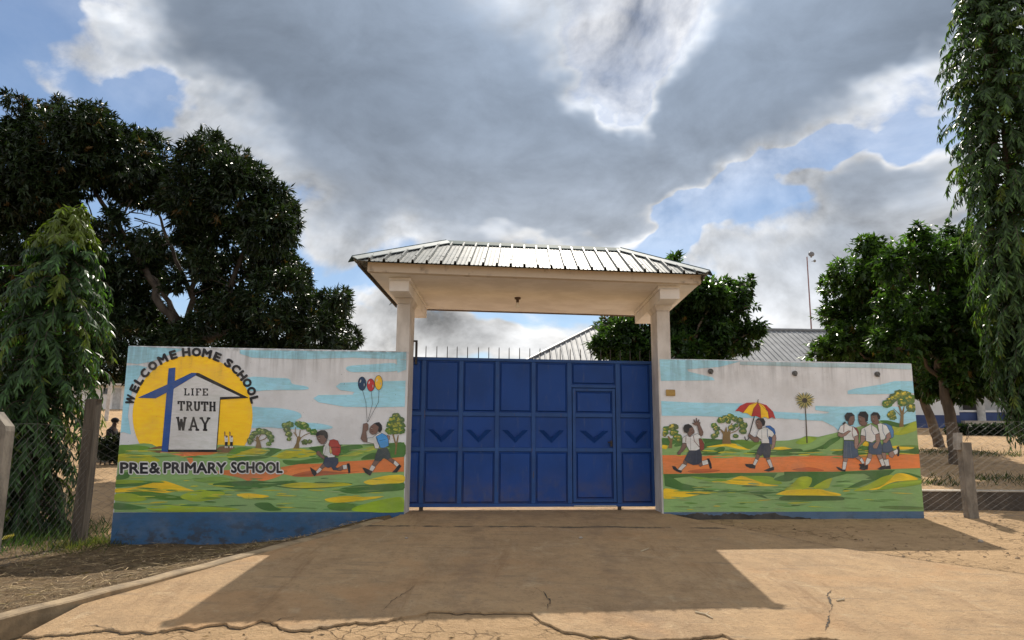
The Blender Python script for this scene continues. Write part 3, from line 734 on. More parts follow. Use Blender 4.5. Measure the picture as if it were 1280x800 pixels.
for w, x0, x1, yt, yb, sw, slope in (('LIFE', 230.2, 260.6, 485.4, 494.4, .20, 0.01), ('TRUTH', 223.2, 270.6, 501.2, 513.4, .21, 0.02), ('WAY', 221, 263, 521, 538, .21, 0.02)):
    mb = MB(); tot = sum(SLAB[c][1] + .14 for c in w) - .14; cur = 0; lay = 10
    for c in w:
        for (a, b_) in SLAB[c][0]:
            k = sw if (abs(a[0] - b_[0]) < .3 and a[1] != b_[1]) else sw * .68
            if c == 'W': k *= .82
            asp = (x1 - x0) / tot / (yb - yt)
            q = line_poly([(a[0] * asp, a[1]), (b_[0] * asp, b_[1])], k)
            pts = []
            for x, y in q:
                X_ = x0 + (cur + x / asp) / tot * (x1 - x0); pts.append((X_, yb - (yb - yt) * y + (X_ - x0) * slope))
            mb.face([paint_pt(X_, Y_, lay) for X_, Y_ in pts], 0, BLK); lay += 0.12
        cur += SLAB[c][1] + .14
    o = mb.build('lettering', PAINT, left_wall); o['label'] = 'black slab-serif painted word %s on the white house' % w

# --- painted trees and children
def clump_tree(wall, zf, clumps, trunk, label, dark=(70, 98, 52), light=(150, 160, 90), extra=()):
    p = Paint(wall, 9); T = zf
    tr = S(112, 92, 58, K_)
    if trunk: p.poly(T(trunk), tr, False, 0.1)
    for e, w in extra: p.poly(line_poly(T(e), w), tr, False, 0.05)
    rr = random.Random(len(clumps) * 7 + int(clumps[0][0]))
    sc = T([(1, 0)])[0][0] - T([(0, 0)])[0][0]
    cl = [(T([(x, y)])[0], r * sc) for x, y, r in clumps]
    for i, ((cx, cy), r) in enumerate(cl):
        p.poly(ell(cx, cy, r * 1.16, r * 0.94, 16, 0.16, i), S(*[c + rr.uniform(-10, 10) for c in dark], K_), False, 0.05)
    for i, ((cx, cy), r) in enumerate(cl):     # leaf dabs: light on the upper left, dark below
        for k in range(9):
            a = rr.uniform(0, 6.28); q = rr.uniform(.1, .85); dx, dy = math.cos(a) * q, math.sin(a) * q * .8
            t_ = .5 - .45 * dx - .7 * dy + rr.uniform(-.3, .3); t_ = min(max(t_, 0), 1)
            c = [dark[j] * .85 + (light[j] * 1.04 - dark[j] * .85) * t_ for j in range(3)]
            p.poly(ell(cx + dx * r, cy + dy * r, r * rr.uniform(.2, .38), r * rr.uniform(.14, .26), 8, 0.2, k + i, rr.uniform(-.6, .6)), S(*c, K_), False, 0.02)
    return p.done('painted_tree', label)
ZF = Zm(300, 510, 8); ZH = Zm(435, 460, 5.714); ZI = Zm(820, 505, 8); ZJ = Zm(900, 490, 7.27); ZK = Zm(1030, 500, 8); ZL = Zm(960, 470, 6.154); Z7 = Zm(980, 430, 3.333); ZG = Zm(380, 520, 8.886)
clump_tree(left_wall, ZF, [(105, 325, 28), (125, 285, 26), (150, 255, 30), (195, 232, 34), (245, 235, 34), (285, 255, 32), (310, 290, 30), (318, 325, 24), (290, 358, 24), (100, 350, 18)], [(155, 402), (168, 350), (160, 300), (178, 275), (190, 300), (205, 340), (220, 402)], 'round-crowned painted tree beside the sun', extra=[([(165, 330), (120, 300)], 1.0), ([(195, 330), (250, 310), (270, 290)], 1.0), ([(180, 310), (215, 260)], 1.0)])
clump_tree(left_wall, ZF, [(455, 175, 32), (500, 165, 36), (470, 215, 30), (490, 262, 32), (495, 310, 22), (590, 160, 34), (640, 180, 42), (690, 218, 24), (740, 240, 34), (650, 340, 30), (700, 335, 22)], [(535, 405), (565, 350), (575, 290), (590, 280), (615, 300), (592, 350), (595, 405)], 'bare-branched painted tree behind the boy with red backpack', extra=[([(580, 300), (540, 240)], 1.0), ([(595, 290), (605, 220)], 1.0), ([(600, 305), (650, 270), (700, 250)], .9), ([(570, 290), (555, 230), (560, 190)], .8)])
clump_tree(left_wall, ZH, [(345, 345, 26), (322, 372, 28), (368, 372, 28), (308, 408, 30), (352, 405, 36), (298, 448, 26), (340, 445, 34), (378, 445, 30), (388, 410, 22)], [(332, 618), (341, 560), (318, 475), (328, 475), (344, 535), (356, 480), (364, 480), (351, 560), (345, 618)], 'oval-crowned painted tree beside the gate pillar', light=(166, 160, 60))
clump_tree(right_wall, ZI, [(100, 248, 28), (135, 240, 22), (172, 232, 40), (95, 285, 28), (180, 285, 38), (215, 330, 36), (230, 365, 24), (85, 310, 20)], [(118, 442), (138, 380), (112, 325), (126, 318), (152, 355), (172, 330), (160, 380), (160, 442)], 'small yellow-topped painted tree by the gate pillar', light=(190, 168, 70))
clump_tree(right_wall, ZI, [(580, 215, 28), (605, 245, 30), (580, 320, 30), (610, 290, 22), (655, 160, 38), (690, 135, 26), (740, 130, 36), (790, 150, 30), (755, 238, 32), (835, 165, 34), (870, 215, 38), (868, 270, 34), (795, 320, 24), (720, 175, 24), (800, 215, 22)], [(660, 398), (668, 300), (640, 262), (680, 282), (700, 222), (712, 280), (745, 268), (738, 330), (750, 398)], 'fat-trunked painted tree left of the umbrella', extra=[([(700, 300), (640, 250), (610, 250)], 1.0), ([(715, 290), (760, 190)], 1.2), ([(725, 300), (800, 270), (850, 220)], 1.0)], light=(176, 164, 84))
clump_tree(right_wall, Z7, [(428, 250, 18), (440, 238, 16), (460, 222, 20), (480, 212, 22), (505, 212, 20), (522, 228, 22), (495, 242, 20), (448, 290, 16), (452, 305, 14), (530, 266, 20), (440, 296, 12)], [(478, 345), (485, 295), (474, 258), (482, 255), (490, 280), (502, 250), (497, 295), (496, 345)], 'spreading yellow-green painted tree at the wall end', light=(186, 166, 60), extra=[([(487, 300), (455, 270)], .8), ([(493, 295), (525, 265)], .8)])
p = Paint(right_wall, 9)
p.poly(line_poly(ZL([(285, 240), (290, 330), (295, 430), (298, 516)]), [1.2, 1.2, 1.4, 1.6]), S(70, 60, 46, K_))
rr = random.Random(3)
for k in range(26):
    a = 2 * math.pi * k / 26 + rr.uniform(-.06, .06); c = ZL([(280, 188)])[0]; l = 13.2 * rr.uniform(.8, 1.02)
    e_ = (c[0] + math.cos(a) * l, c[1] + math.sin(a) * l * 0.92); m_ = (c[0] + math.cos(a) * l * .5, c[1] + math.sin(a) * l * .46)
    p.poly(line_poly([c, m_, e_], [.5, 2.2, .3]), S(*((150, 138, 84) if k % 2 else (84, 88, 54)), K_), False, 0.05)
p.poly(ell(280 / 6.154 + 960, 188 / 6.154 + 470, 3.4, 3.2, 12), S(50, 46, 40, K_)); p.done('painted_palm', 'painted fan palm on a thin stem')

def kid(wall, zf, polys, label, lines=(), z0=11):
    p = Paint(wall, z0)
    for pts, col in polys:
        q = zf(pts); p.poly(q, col, False, 0.1); p.outline(q, .40, S(58, 54, 54, K_))
    for pts, w, col in lines: p.poly(line_poly(zf(pts), w), col, False, 0.15)
    return p.done('painted_child', label)
SH = S(30, 30, 34, K_); SOCK = S(218, 216, 214, 1.1)
def face_marks(cx, cy, s, d=-1):
    """eye, brow, nostril and mouth strokes of a painted face turned left (-1) or right (1)"""
    return [([(cx + d * 14 * s, cy - 12 * s), (cx + d * 30 * s, cy - 10 * s)], .5, SH), ([(cx + d * 16 * s, cy - 2 * s), (cx + d * 28 * s, cy - 1 * s)], .6, S(210, 205, 200)),
            ([(cx + d * 14 * s, cy - 3 * s), (cx + d * 26 * s, cy - 4 * s)], .35, SH), ([(cx + d * 30 * s, cy + 10 * s), (cx + d * 22 * s, cy + 14 * s)], .5, S(54, 38, 34)), ([(cx + d * 10 * s, cy + 26 * s), (cx + d * 26 * s, cy + 27 * s)], .7, S(70, 36, 34))]
kid(left_wall, ZG, [
    ([(370, 580), (430, 548), (436, 592), (410, 608), (375, 605), (355, 590)], SKIN), ([(430, 545), (478, 540), (482, 588), (438, 592)], SOCK), ([(480, 530), (505, 525), (515, 560), (515, 630), (497, 635), (490, 580)], SH),
    ([(215, 525), (240, 560), (205, 590), (180, 570)], SKIN), ([(178, 568), (205, 592), (180, 620), (148, 640), (133, 622)], SOCK), ([(70, 570), (95, 585), (135, 610), (145, 640), (120, 668), (95, 640), (80, 600)], SH),
    ([(240, 455), (345, 458), (380, 470), (385, 520), (350, 570), (390, 580), (370, 600), (330, 600), (305, 565), (270, 575), (235, 560), (215, 525)], DKB),
    ([(262, 265), (290, 268), (340, 280), (345, 455), (270, 462), (262, 445), (225, 435), (212, 410), (220, 345), (238, 326), (210, 330), (250, 300)], CLOTH),
    ([(140, 400), (160, 385), (185, 400), (200, 425), (235, 455), (225, 482), (195, 465), (165, 440), (145, 430)], SKIN),
    ([(140, 225), (180, 208), (222, 212), (240, 245), (262, 250), (250, 275), (225, 310), (195, 312), (165, 285), (150, 255)], SKIN),
    ([(135, 210), (150, 180), (190, 160), (235, 160), (262, 185), (268, 225), (262, 255), (240, 245), (225, 215), (180, 210), (145, 225)], SH),
    ([(290, 270), (330, 258), (380, 275), (392, 310), (410, 330), (408, 400), (385, 440), (330, 435), (300, 400), (285, 340), (275, 320)], REDP),
    ([(286, 330), (303, 345), (316, 400), (300, 425), (288, 400)], S(178, 150, 90, K_))],
    'painted boy in white shirt running with a red backpack', face_marks(200, 250, 1.2) + [([(300, 350), (345, 345), (400, 350)], .7, S(96, 30, 28)), ([(250, 330), (240, 380), (228, 430)], .35, S(150, 150, 150)), ([(250, 480), (330, 500)], .4, S(80, 90, 110))])
p = Paint(left_wall, 10.5)
for (x, y, rx, ry, c) in ((102, 112, 27, 47, (30, 54, 84)), (164, 122, 26, 43, (165, 44, 50)), (220, 105, 26, 50, (212, 168, 36))):
    X_, Y_ = ZH([(x, y)])[0]; k = 1 / 5.714
    p.poly(line_poly(ZH([(x + 3, y + ry), (x + 28 - (x - 100) * .25, y + ry + 90), (138 + (x - 102) * .05, 385)]), .45), S(60, 60, 62, K_), False, .1)
    p.poly(ell(X_, Y_, rx * k + .5, ry * k + .5, 22), SH, False, .15); p.poly(ell(X_, Y_, rx * k, ry * k, 22), S(*c, K_), False, .15)
    p.poly([(X_ - 1, Y_ + ry * k), (X_ + 1, Y_ + ry * k), (X_ + .2, Y_ + ry * k - 2)], S(*c, K_), False, .05)
    p.poly(ell(X_ - 2, Y_ - 3, .7, 2.2, 8, rot=.3), S(215, 215, 215), False, .1); p.poly(ell(X_ + 2.6, Y_ + 1.5, .5, 2.0, 8), S(190, 195, 200), False, .1)
p.done('painted_balloons', 'blue, red and yellow painted balloons on strings')
kid(left_wall, ZH, [
    ([(275, 650), (305, 640), (335, 660), (325, 685)], SKIN), ([(335, 658), (368, 688), (350, 706), (325, 682)], SOCK), ([(368, 688), (382, 700), (350, 745), (318, 745), (345, 715)], SH),
    ([(190, 658), (228, 668), (195, 705), (172, 692)], SKIN), ([(170, 692), (198, 706), (178, 738), (152, 728)], SOCK), ([(105, 712), (125, 715), (152, 728), (175, 740), (160, 768), (125, 748)], SH),
    ([(215, 578), (280, 570), (300, 610), (305, 640), (285, 655), (255, 640), (235, 665), (190, 660), (200, 620)], S(50, 62, 66, K_)),
    ([(140, 500), (180, 495), (210, 470), (235, 460), (250, 480), (220, 575), (195, 575), (185, 540), (140, 530)], CLOTH),
    ([(110, 400), (135, 392), (147, 405), (145, 440), (130, 455), (135, 490), (138, 530), (110, 525), (92, 505), (105, 455)], SKIN),
    ([(155, 435), (165, 415), (190, 395), (215, 400), (222, 425), (215, 450), (205, 470), (175, 475), (155, 460)], SKIN),
    ([(190, 396), (205, 390), (225, 388), (242, 410), (245, 440), (230, 460), (215, 450), (222, 420)], SH),
    ([(280, 480), (300, 485), (298, 510), (285, 515)], SKINL),
    ([(200, 490), (245, 465), (275, 480), (290, 510), (292, 555), (260, 570), (232, 570), (210, 525)], S(62, 130, 188, K_))],
    'painted boy with light blue backpack looking up at balloons', face_marks(190, 432, .8) + [([(225, 520), (270, 510)], .5, S(34, 80, 124)), ([(205, 495), (222, 545), (232, 568)], .6, S(34, 70, 110)), ([(210, 640), (250, 610), (290, 630)], .4, S(90, 100, 104))])
for tx in (283.2, 289.6):
    p = Paint(left_wall, 10)
    p.poly([(tx - 1.5, 552), (tx + 1.8, 552), (tx + 1.8, 557.5), (tx - 1.8, 557.5)], BLK); p.poly([(tx - 1.8, 557.5), (tx - .3, 557.5), (tx - .3, 560), (tx - 1.8, 560)], SOCK); p.poly([(tx + .3, 557.5), (tx + 1.8, 557.5), (tx + 1.8, 560), (tx + .3, 560)], SOCK)
    p.poly([(tx - 2.2, 545), (tx + 2, 546), (tx + 2, 552.4), (tx - 1.6, 552.4)], CLOTH); p.poly(ell(tx + .6, 545.6, 1.3, 1.5, 10), SKIN); p.poly([(tx - 2.4, 539.5), (tx - 1.2, 539.5), (tx - 1, 545), (tx - 2.2, 545.4)], SKIN)
    p.done('painted_child', 'tiny painted child with raised arm by the white house')

# --- right wall
p = Paint(right_wall, 1); Z6 = Zm(810, 430, 3.478)
p.poly(Z6([(50, 67), (300, 71), (400, 76), (310, 100), (170, 110), (175, 120), (280, 145), (290, 158), (56, 160)]), BLUE_SKY)
p.poly([(925, 452), (1138.6, 455.6), (1138.9, 462), (1090, 460), (1020, 459), (925, 456)], S(150, 172, 180, K_))
p.poly(Z6([(57, 248), (200, 255), (400, 258), (560, 295), (661, 300), (661, 325), (400, 320), (200, 312), (60, 312)]), BLUE_SKY)
p.poly(Z7([(0, 285), (60, 288), (60, 312), (0, 312)]), BLUE_SKY)
p.poly(Z7([(265, 195), (300, 185), (400, 170), (460, 155), (541, 155), (545, 205), (350, 210), (265, 208)]), BLUE_SKY)
p.poly(Z7([(130, 258), (260, 262), (390, 258), (470, 262), (549, 258), (556, 322), (500, 345), (400, 340), (340, 330), (235, 370), (210, 345), (160, 320), (60, 316), (60, 290), (175, 290), (190, 284), (130, 275)]), BLUE_SKY)
p.done('painted_sky')
p = Paint(right_wall, 3)
p.poly([(827, 547), (850, 548), (880, 548), (914, 550.4), (927, 549.4), (945, 551), (971, 551), (985, 550.5), (1000, 547.8), (1007, 545), (1023, 546), (1046, 540.6), (1075, 533), (1100, 525.5), (1117, 527.5), (1130, 530.6), (1146, 526), (1154.6, 639), (829.8, 640)], GMID)
p.done('painted_hills')
p = Paint(right_wall, 3.6); ZMm = Zm(810, 570, 7.111); ZN = Zm(980, 570, 6.919)
P_([(827.5, 548), (840, 549), (846, 553), (838, 556), (828, 556)], GDK); P_([(828, 556.5), (834, 557), (833, 561), (828, 560.5)], GYEL)
P_(ZI([(235, 350), (270, 345), (300, 380), (240, 420), (180, 420)]), GDK)
P_(ZI([(470, 348), (600, 352), (800, 362), (815, 395), (680, 395), (540, 430), (480, 445), (485, 390)]), GDK)
P_(ZI([(560, 460), (640, 430), (690, 440), (640, 500), (520, 512), (450, 500)]), GDK)
P_(ZI([(500, 430), (620, 408), (720, 396), (800, 402), (800, 440), (720, 420), (600, 430)]), GYEL)
P_(ZJ([(0, 478), (80, 470), (150, 485), (270, 522), (180, 520), (60, 495), (0, 492)]), GYEL)
P_(ZJ([(130, 440), (200, 434), (300, 455), (420, 460), (330, 480), (260, 520), (180, 480)]), S(92, 124, 48, K_))
P_(ZJ([(240, 545), (350, 520), (480, 530), (727, 515), (727, 565), (560, 575), (400, 570), (330, 580)]), GDK)
P_(ZJ([(440, 520), (520, 500), (600, 505), (650, 515), (560, 522)]), GYEL)
P_(ZL([(210, 510), (260, 480), (300, 464), (370, 475), (350, 500), (300, 522), (240, 525)]), S(120, 146, 50, K_))
P_(ZL([(30, 600), (60, 570), (200, 580), (330, 565), (420, 530), (470, 490), (530, 470), (555, 480), (500, 520), (430, 560), (330, 590), (240, 605), (100, 612)]), GDK)
P_(ZL([(50, 550), (120, 545), (160, 558), (110, 568), (55, 566)]), GYEL)
P_(ZK([(0, 455), (60, 400), (130, 370), (160, 375), (100, 420), (30, 480), (0, 490)]), GDK); P_(ZK([(75, 530), (150, 500), (185, 490), (185, 540), (120, 548)]), GDK)
P_(ZK([(320, 500), (380, 460), (440, 470), (440, 545), (330, 545)]), GDK); P_(ZK([(385, 440), (420, 412), (445, 440), (440, 460), (395, 458)]), GYEL)
P_(ZK([(560, 205), (640, 205), (720, 225), (800, 245), (850, 240), (780, 275), (690, 265), (600, 235)]), GDK)
P_(ZK([(690, 340), (760, 300), (830, 255), (915, 215), (935, 290), (850, 330), (760, 350)]), GOLI); P_(ZK([(680, 265), (740, 275), (800, 265), (740, 310), (695, 330)]), S(150, 158, 60, K_))
P_(ZK([(670, 470), (740, 455), (830, 465), (900, 478), (850, 492), (760, 495)]), GYEL); P_(ZK([(700, 545), (760, 505), (860, 492), (945, 470), (952, 540), (800, 548)]), GDK); P_(ZK([(720, 462), (830, 452), (935, 455), (940, 475), (850, 470)]), S(84, 116, 44, K_))
P_([(827.6, 569), (870, 568.6), (920, 570.8), (950, 572), (985, 570.5), (1000, 569), (1030, 570), (1100, 568.6), (1149, 567.5), (1151, 585), (1120, 586), (1080, 588), (1030, 590), (1000, 589.7), (940, 591), (900, 591), (860, 592), (829, 592.4)], ORG, False)
P_([(860, 588.5), (880, 586), (900, 588), (885, 590.6), (865, 591)], ORGD); P_([(990, 587), (1010, 584), (1030, 588), (1005, 589)], ORGD)
P_(ZMm([(140, 160), (400, 158), (800, 150), (1150, 152), (1110, 200), (1030, 212), (830, 176), (690, 198), (540, 190), (400, 180), (225, 196), (300, 242), (500, 285), (640, 312), (900, 312), (640, 322), (400, 318), (280, 300), (150, 265)]), GDK, False)
P_(ZMm([(380, 182), (560, 196), (690, 208), (690, 224), (560, 228), (450, 205)]), S(110, 146, 44, K_)); P_(ZMm([(830, 180), (1060, 180), (1130, 205), (1190, 245), (1060, 248), (950, 218)]), S(126, 150, 40, K_))
P_(ZMm([(138, 292), (250, 300), (360, 318), (600, 321), (450, 345), (330, 366), (140, 378)]), GYEL)
P_(ZMm([(560, 228), (690, 222), (800, 182), (850, 182), (950, 215), (1050, 248), (1160, 262), (1050, 268), (900, 260), (750, 248)]), GYEL)
P_(ZMm([(640, 312), (900, 312), (1150, 318), (1280, 275), (1280, 300), (1140, 326), (1010, 344), (1060, 372), (1280, 372), (1280, 390), (1080, 388), (940, 345), (900, 322), (700, 322)]), GDK, False)
P_(ZMm([(1130, 350), (1200, 312), (1290, 305), (1290, 342)]), GYEL); P_(ZMm([(1115, 205), (1200, 170), (1280, 160), (1280, 215), (1180, 225)]), GDK)
P_(ZN([(0, 135), (500, 135), (960, 120), (900, 168), (760, 220), (640, 268), (500, 298), (590, 250), (740, 180), (690, 152), (540, 152), (400, 190), (270, 270), (210, 268), (232, 190), (200, 172), (100, 190), (20, 216), (0, 216)]), GDK, False)
P_(ZN([(0, 292), (70, 240), (130, 185), (200, 178), (240, 200), (200, 275), (60, 295)]), GOLI); P_(ZN([(250, 275), (330, 220), (410, 190), (400, 230), (370, 280)]), GOLI)
P_(ZN([(0, 302), (100, 290), (300, 286), (380, 305), (480, 327), (470, 344), (300, 341), (0, 336)]), GYEL); P_(ZN([(0, 345), (300, 343), (480, 350), (520, 366), (460, 383), (0, 383)]), S(70, 92, 50, K_))
P_(ZN([(600, 300), (740, 240), (850, 180), (940, 165), (905, 208), (830, 262), (730, 292)]), GOLI); P_(ZN([(800, 292), (950, 232), (1180, 205), (1185, 240), (1000, 272)]), S(124, 146, 44, K_))
P_(ZN([(730, 291), (830, 264), (910, 205), (970, 152), (1060, 157), (1160, 200), (1050, 213), (950, 224), (870, 254), (800, 289)]), GYEL); P_(ZN([(1000, 145), (1080, 148), (1190, 180), (1190, 195), (1060, 153)]), GDK)
P_(ZN([(820, 437), (950, 430), (1180, 440), (1195, 458), (1000, 460), (860, 450)]), S(86, 108, 58, K_))
p.done('painted_fields', 'green, yellow and orange painted fields and path')

brush_strokes(right_wall, 831, 1150, 2)
kid(right_wall, ZI, [
    ([(420, 600), (455, 575), (462, 615), (440, 628)], SKIN), ([(455, 570), (515, 555), (522, 600), (465, 615)], SOCK), ([(508, 545), (530, 545), (550, 600), (555, 640), (540, 648), (525, 600)], SH),
    ([(275, 565), (312, 590), (300, 610), (270, 590)], SKIN), ([(262, 595), (305, 612), (250, 665), (215, 655)], SOCK), ([(160, 620), (190, 625), (215, 655), (260, 670), (245, 688), (200, 670), (170, 650)], SH),
    ([(425, 350), (455, 350), (480, 400), (478, 450), (450, 470), (432, 440)], S(112, 54, 44, K_)),
    ([(330, 465), (435, 455), (455, 500), (455, 575), (420, 605), (370, 610), (320, 590), (280, 560), (310, 500)], S(46, 52, 66, K_)),
    ([(265, 392), (300, 395), (300, 430), (270, 470), (245, 490), (240, 510), (215, 505), (212, 485), (240, 455)], SKIN),
    ([(410, 215), (435, 205), (470, 280), (465, 310), (445, 325), (430, 300)], SKIN),
    ([(385, 210), (362, 195), (366, 188), (384, 195), (372, 158), (380, 155), (394, 188), (398, 142), (406, 142), (408, 186), (424, 155), (430, 160), (424, 190), (437, 180), (440, 188), (435, 205), (410, 216)], SKIN),
    ([(262, 340), (300, 312), (335, 330), (365, 315), (410, 295), (440, 315), (450, 340), (425, 345), (435, 450), (400, 465), (330, 465), (305, 420), (300, 390), (260, 390)], CLOTH),
    ([(330, 245), (362, 228), (382, 270), (380, 290), (350, 310), (340, 330), (315, 310), (312, 285), (325, 275)], SKIN),
    ([(270, 240), (285, 210), (320, 200), (350, 215), (360, 230), (330, 245), (325, 275), (305, 290), (280, 280)], SH)],
    'painted girl in dark skirt running and waving', face_marks(345, 268, .7, 1) + [([(372, 318), (380, 370), (430, 430)], .7, S(112, 54, 44)), ([(298, 320), (294, 380)], .6, S(112, 54, 44)), ([(340, 335), (345, 460)], .35, S(150, 150, 150)), ([(350, 480), (335, 580)], .4, S(84, 92, 108)), ([(400, 480), (400, 590)], .4, S(84, 92, 108))])
UR = S(152, 46, 44, K_); UY = S(210, 166, 34, K_)
p = Paint(right_wall, 10.2)
p.poly(line_poly(ZJ([(344, 66), (341, 98)]), [.6, 1.2]), SH); p.poly(line_poly(ZJ([(310, 222), (285, 310), (262, 392), (258, 425), (242, 440), (228, 430), (222, 405)]), 1.2), SH)
for pts, c in (([(135, 175), (180, 125), (240, 98), (320, 95), (260, 120), (205, 190), (172, 173)], UR), ([(205, 190), (260, 120), (322, 96), (341, 95), (302, 150), (283, 222), (245, 193)], UY), ([(283, 222), (302, 150), (342, 97), (364, 140), (370, 238), (325, 218)], UR), ([(370, 238), (364, 140), (344, 96), (400, 130), (435, 190), (442, 243), (405, 228)], UY), ([(442, 243), (432, 175), (392, 122), (345, 96), (420, 120), (480, 180), (502, 245), (470, 230)], UR)):
    p.poly(ZJ(pts), c, False, .12)
for a_, b__ in (((205, 190), (262, 120)), ((283, 222), (302, 150)), ((370, 238), (364, 140)), ((442, 243), (432, 175))): p.poly(line_poly(ZJ([a_, b__, (342, 97)]), .3), SH, False, .06)
p.done('painted_umbrella', 'red and yellow striped painted umbrella')
kid(right_wall, ZJ, [
    ([(330, 560), (362, 578), (345, 615), (318, 605)], SKIN), ([(318, 605), (345, 620), (318, 668), (295, 660)], SOCK), ([(225, 655), (290, 655), (320, 670), (315, 695), (270, 690), (235, 675)], SH),
    ([(412, 598), (448, 592), (450, 612), (418, 620)], SKIN), ([(420, 620), (455, 610), (478, 680), (455, 690)], SOCK), ([(400, 712), (450, 690), (487, 682), (487, 708), (440, 722)], SH),
    ([(470, 410), (500, 385), (508, 420), (495, 490), (480, 520), (460, 515), (468, 470)], SKINL),
    ([(410, 310), (450, 305), (490, 335), (502, 375), (490, 390), (460, 350), (430, 335)], S(46, 88, 146, K_)), ([(435, 400), (470, 415), (470, 475), (440, 480)], S(40, 66, 108, K_)),
    ([(375, 465), (450, 470), (460, 520), (450, 590), (400, 600), (385, 560), (370, 580), (330, 550), (345, 510)], S(46, 52, 64, K_)),
    ([(345, 350), (395, 322), (430, 325), (475, 360), (490, 385), (470, 410), (440, 400), (445, 465), (375, 465), (368, 430), (330, 400)], CLOTH),
    ([(330, 405), (358, 425), (345, 455), (310, 455), (270, 420), (250, 400), (260, 375), (280, 390), (310, 410)], SKIN),
    ([(322, 262), (355, 250), (375, 280), (385, 305), (375, 335), (345, 338), (330, 310), (322, 285)], SKIN),
    ([(320, 260), (345, 240), (390, 240), (408, 270), (400, 305), (385, 310), (375, 280), (355, 250)], SH)],
    'painted boy with blue backpack walking under the umbrella', face_marks(355, 288, .8) + [([(425, 335), (428, 400), (445, 440)], .7, S(46, 88, 146)), ([(375, 345), (378, 460)], .35, S(150, 150, 150)), ([(400, 490), (395, 590)], .4, S(84, 92, 108))])
B1 = S(62, 76, 96, K_)
kid(right_wall, ZK, [
    ([(640, 530), (690, 505), (700, 550), (680, 580), (650, 565)], SKINL), ([(685, 510), (735, 485), (745, 530), (705, 548)], SOCK), ([(722, 470), (745, 465), (752, 500), (745, 560), (728, 560), (735, 510)], SH),
    ([(568, 525), (615, 530), (615, 590), (590, 600)], SKINL), ([(590, 598), (640, 590), (650, 660), (615, 665)], SOCK), ([(600, 690), (615, 662), (660, 655), (662, 688)], SH),
    ([(580, 440), (655, 400), (680, 480), (690, 500), (630, 530), (580, 520)], B1),
    ([(580, 235), (620, 235), (670, 260), (692, 310), (690, 370), (655, 390), (640, 340), (600, 300)], S(70, 108, 148, K_)),
    ([(530, 240), (560, 232), (620, 255), (655, 320), (620, 345), (600, 395), (560, 400), (550, 340)], CLOTH),
    ([(620, 345), (655, 320), (668, 370), (620, 430), (585, 425), (590, 400), (615, 390)], SKINL),
    ([(465, 160), (525, 150), (540, 195), (548, 230), (520, 250), (485, 235), (468, 205)], SKIN), ([(462, 150), (490, 122), (535, 128), (558, 165), (552, 195), (535, 190), (525, 150), (465, 155)], SH)],
    'painted schoolchild with blue backpack, rightmost of three', face_marks(510, 190, .9) + [([(580, 245), (585, 320), (620, 380)], .6, S(70, 108, 148))], 10.5)
kid(right_wall, ZK, [
    ([(435, 530), (478, 540), (468, 590), (430, 580)], SKINL), ([(425, 575), (468, 592), (445, 635), (410, 655), (410, 620)], SOCK), ([(350, 690), (405, 655), (435, 650), (432, 690), (395, 700)], SH),
    ([(520, 545), (568, 545), (580, 585), (545, 600)], SKINL), ([(545, 598), (582, 582), (605, 650), (575, 665)], SOCK), ([(530, 690), (575, 660), (608, 658), (608, 690), (560, 698)], SH),
    ([(450, 425), (480, 430), (550, 400), (580, 470), (570, 545), (480, 545), (440, 525), (440, 470)], B1),
    ([(370, 290), (420, 265), (460, 240), (520, 280), (548, 330), (508, 345), (510, 400), (475, 425), (415, 410), (405, 360), (360, 350)], CLOTH),
    ([(360, 355), (410, 362), (415, 395), (360, 450), (335, 480), (330, 455), (360, 420)], SKINL), ([(510, 345), (550, 335), (555, 410), (525, 485), (490, 485), (480, 460), (515, 420)], SKINL),
    ([(338, 155), (400, 160), (410, 220), (430, 225), (415, 260), (380, 260), (350, 240), (338, 195)], SKIN), ([(335, 150), (360, 118), (410, 115), (438, 150), (432, 210), (410, 220), (405, 180), (340, 155)], SH)],
    'painted schoolchild leaning forward, middle of three', face_marks(378, 190, 1.0) + [([(472, 250), (470, 300), (500, 350)], .6, S(60, 90, 130)), ([(400, 285), (412, 340), (410, 395)], .6, S(60, 90, 130)), ([(460, 440), (455, 520)], .4, S(100, 116, 136))], 13.5)
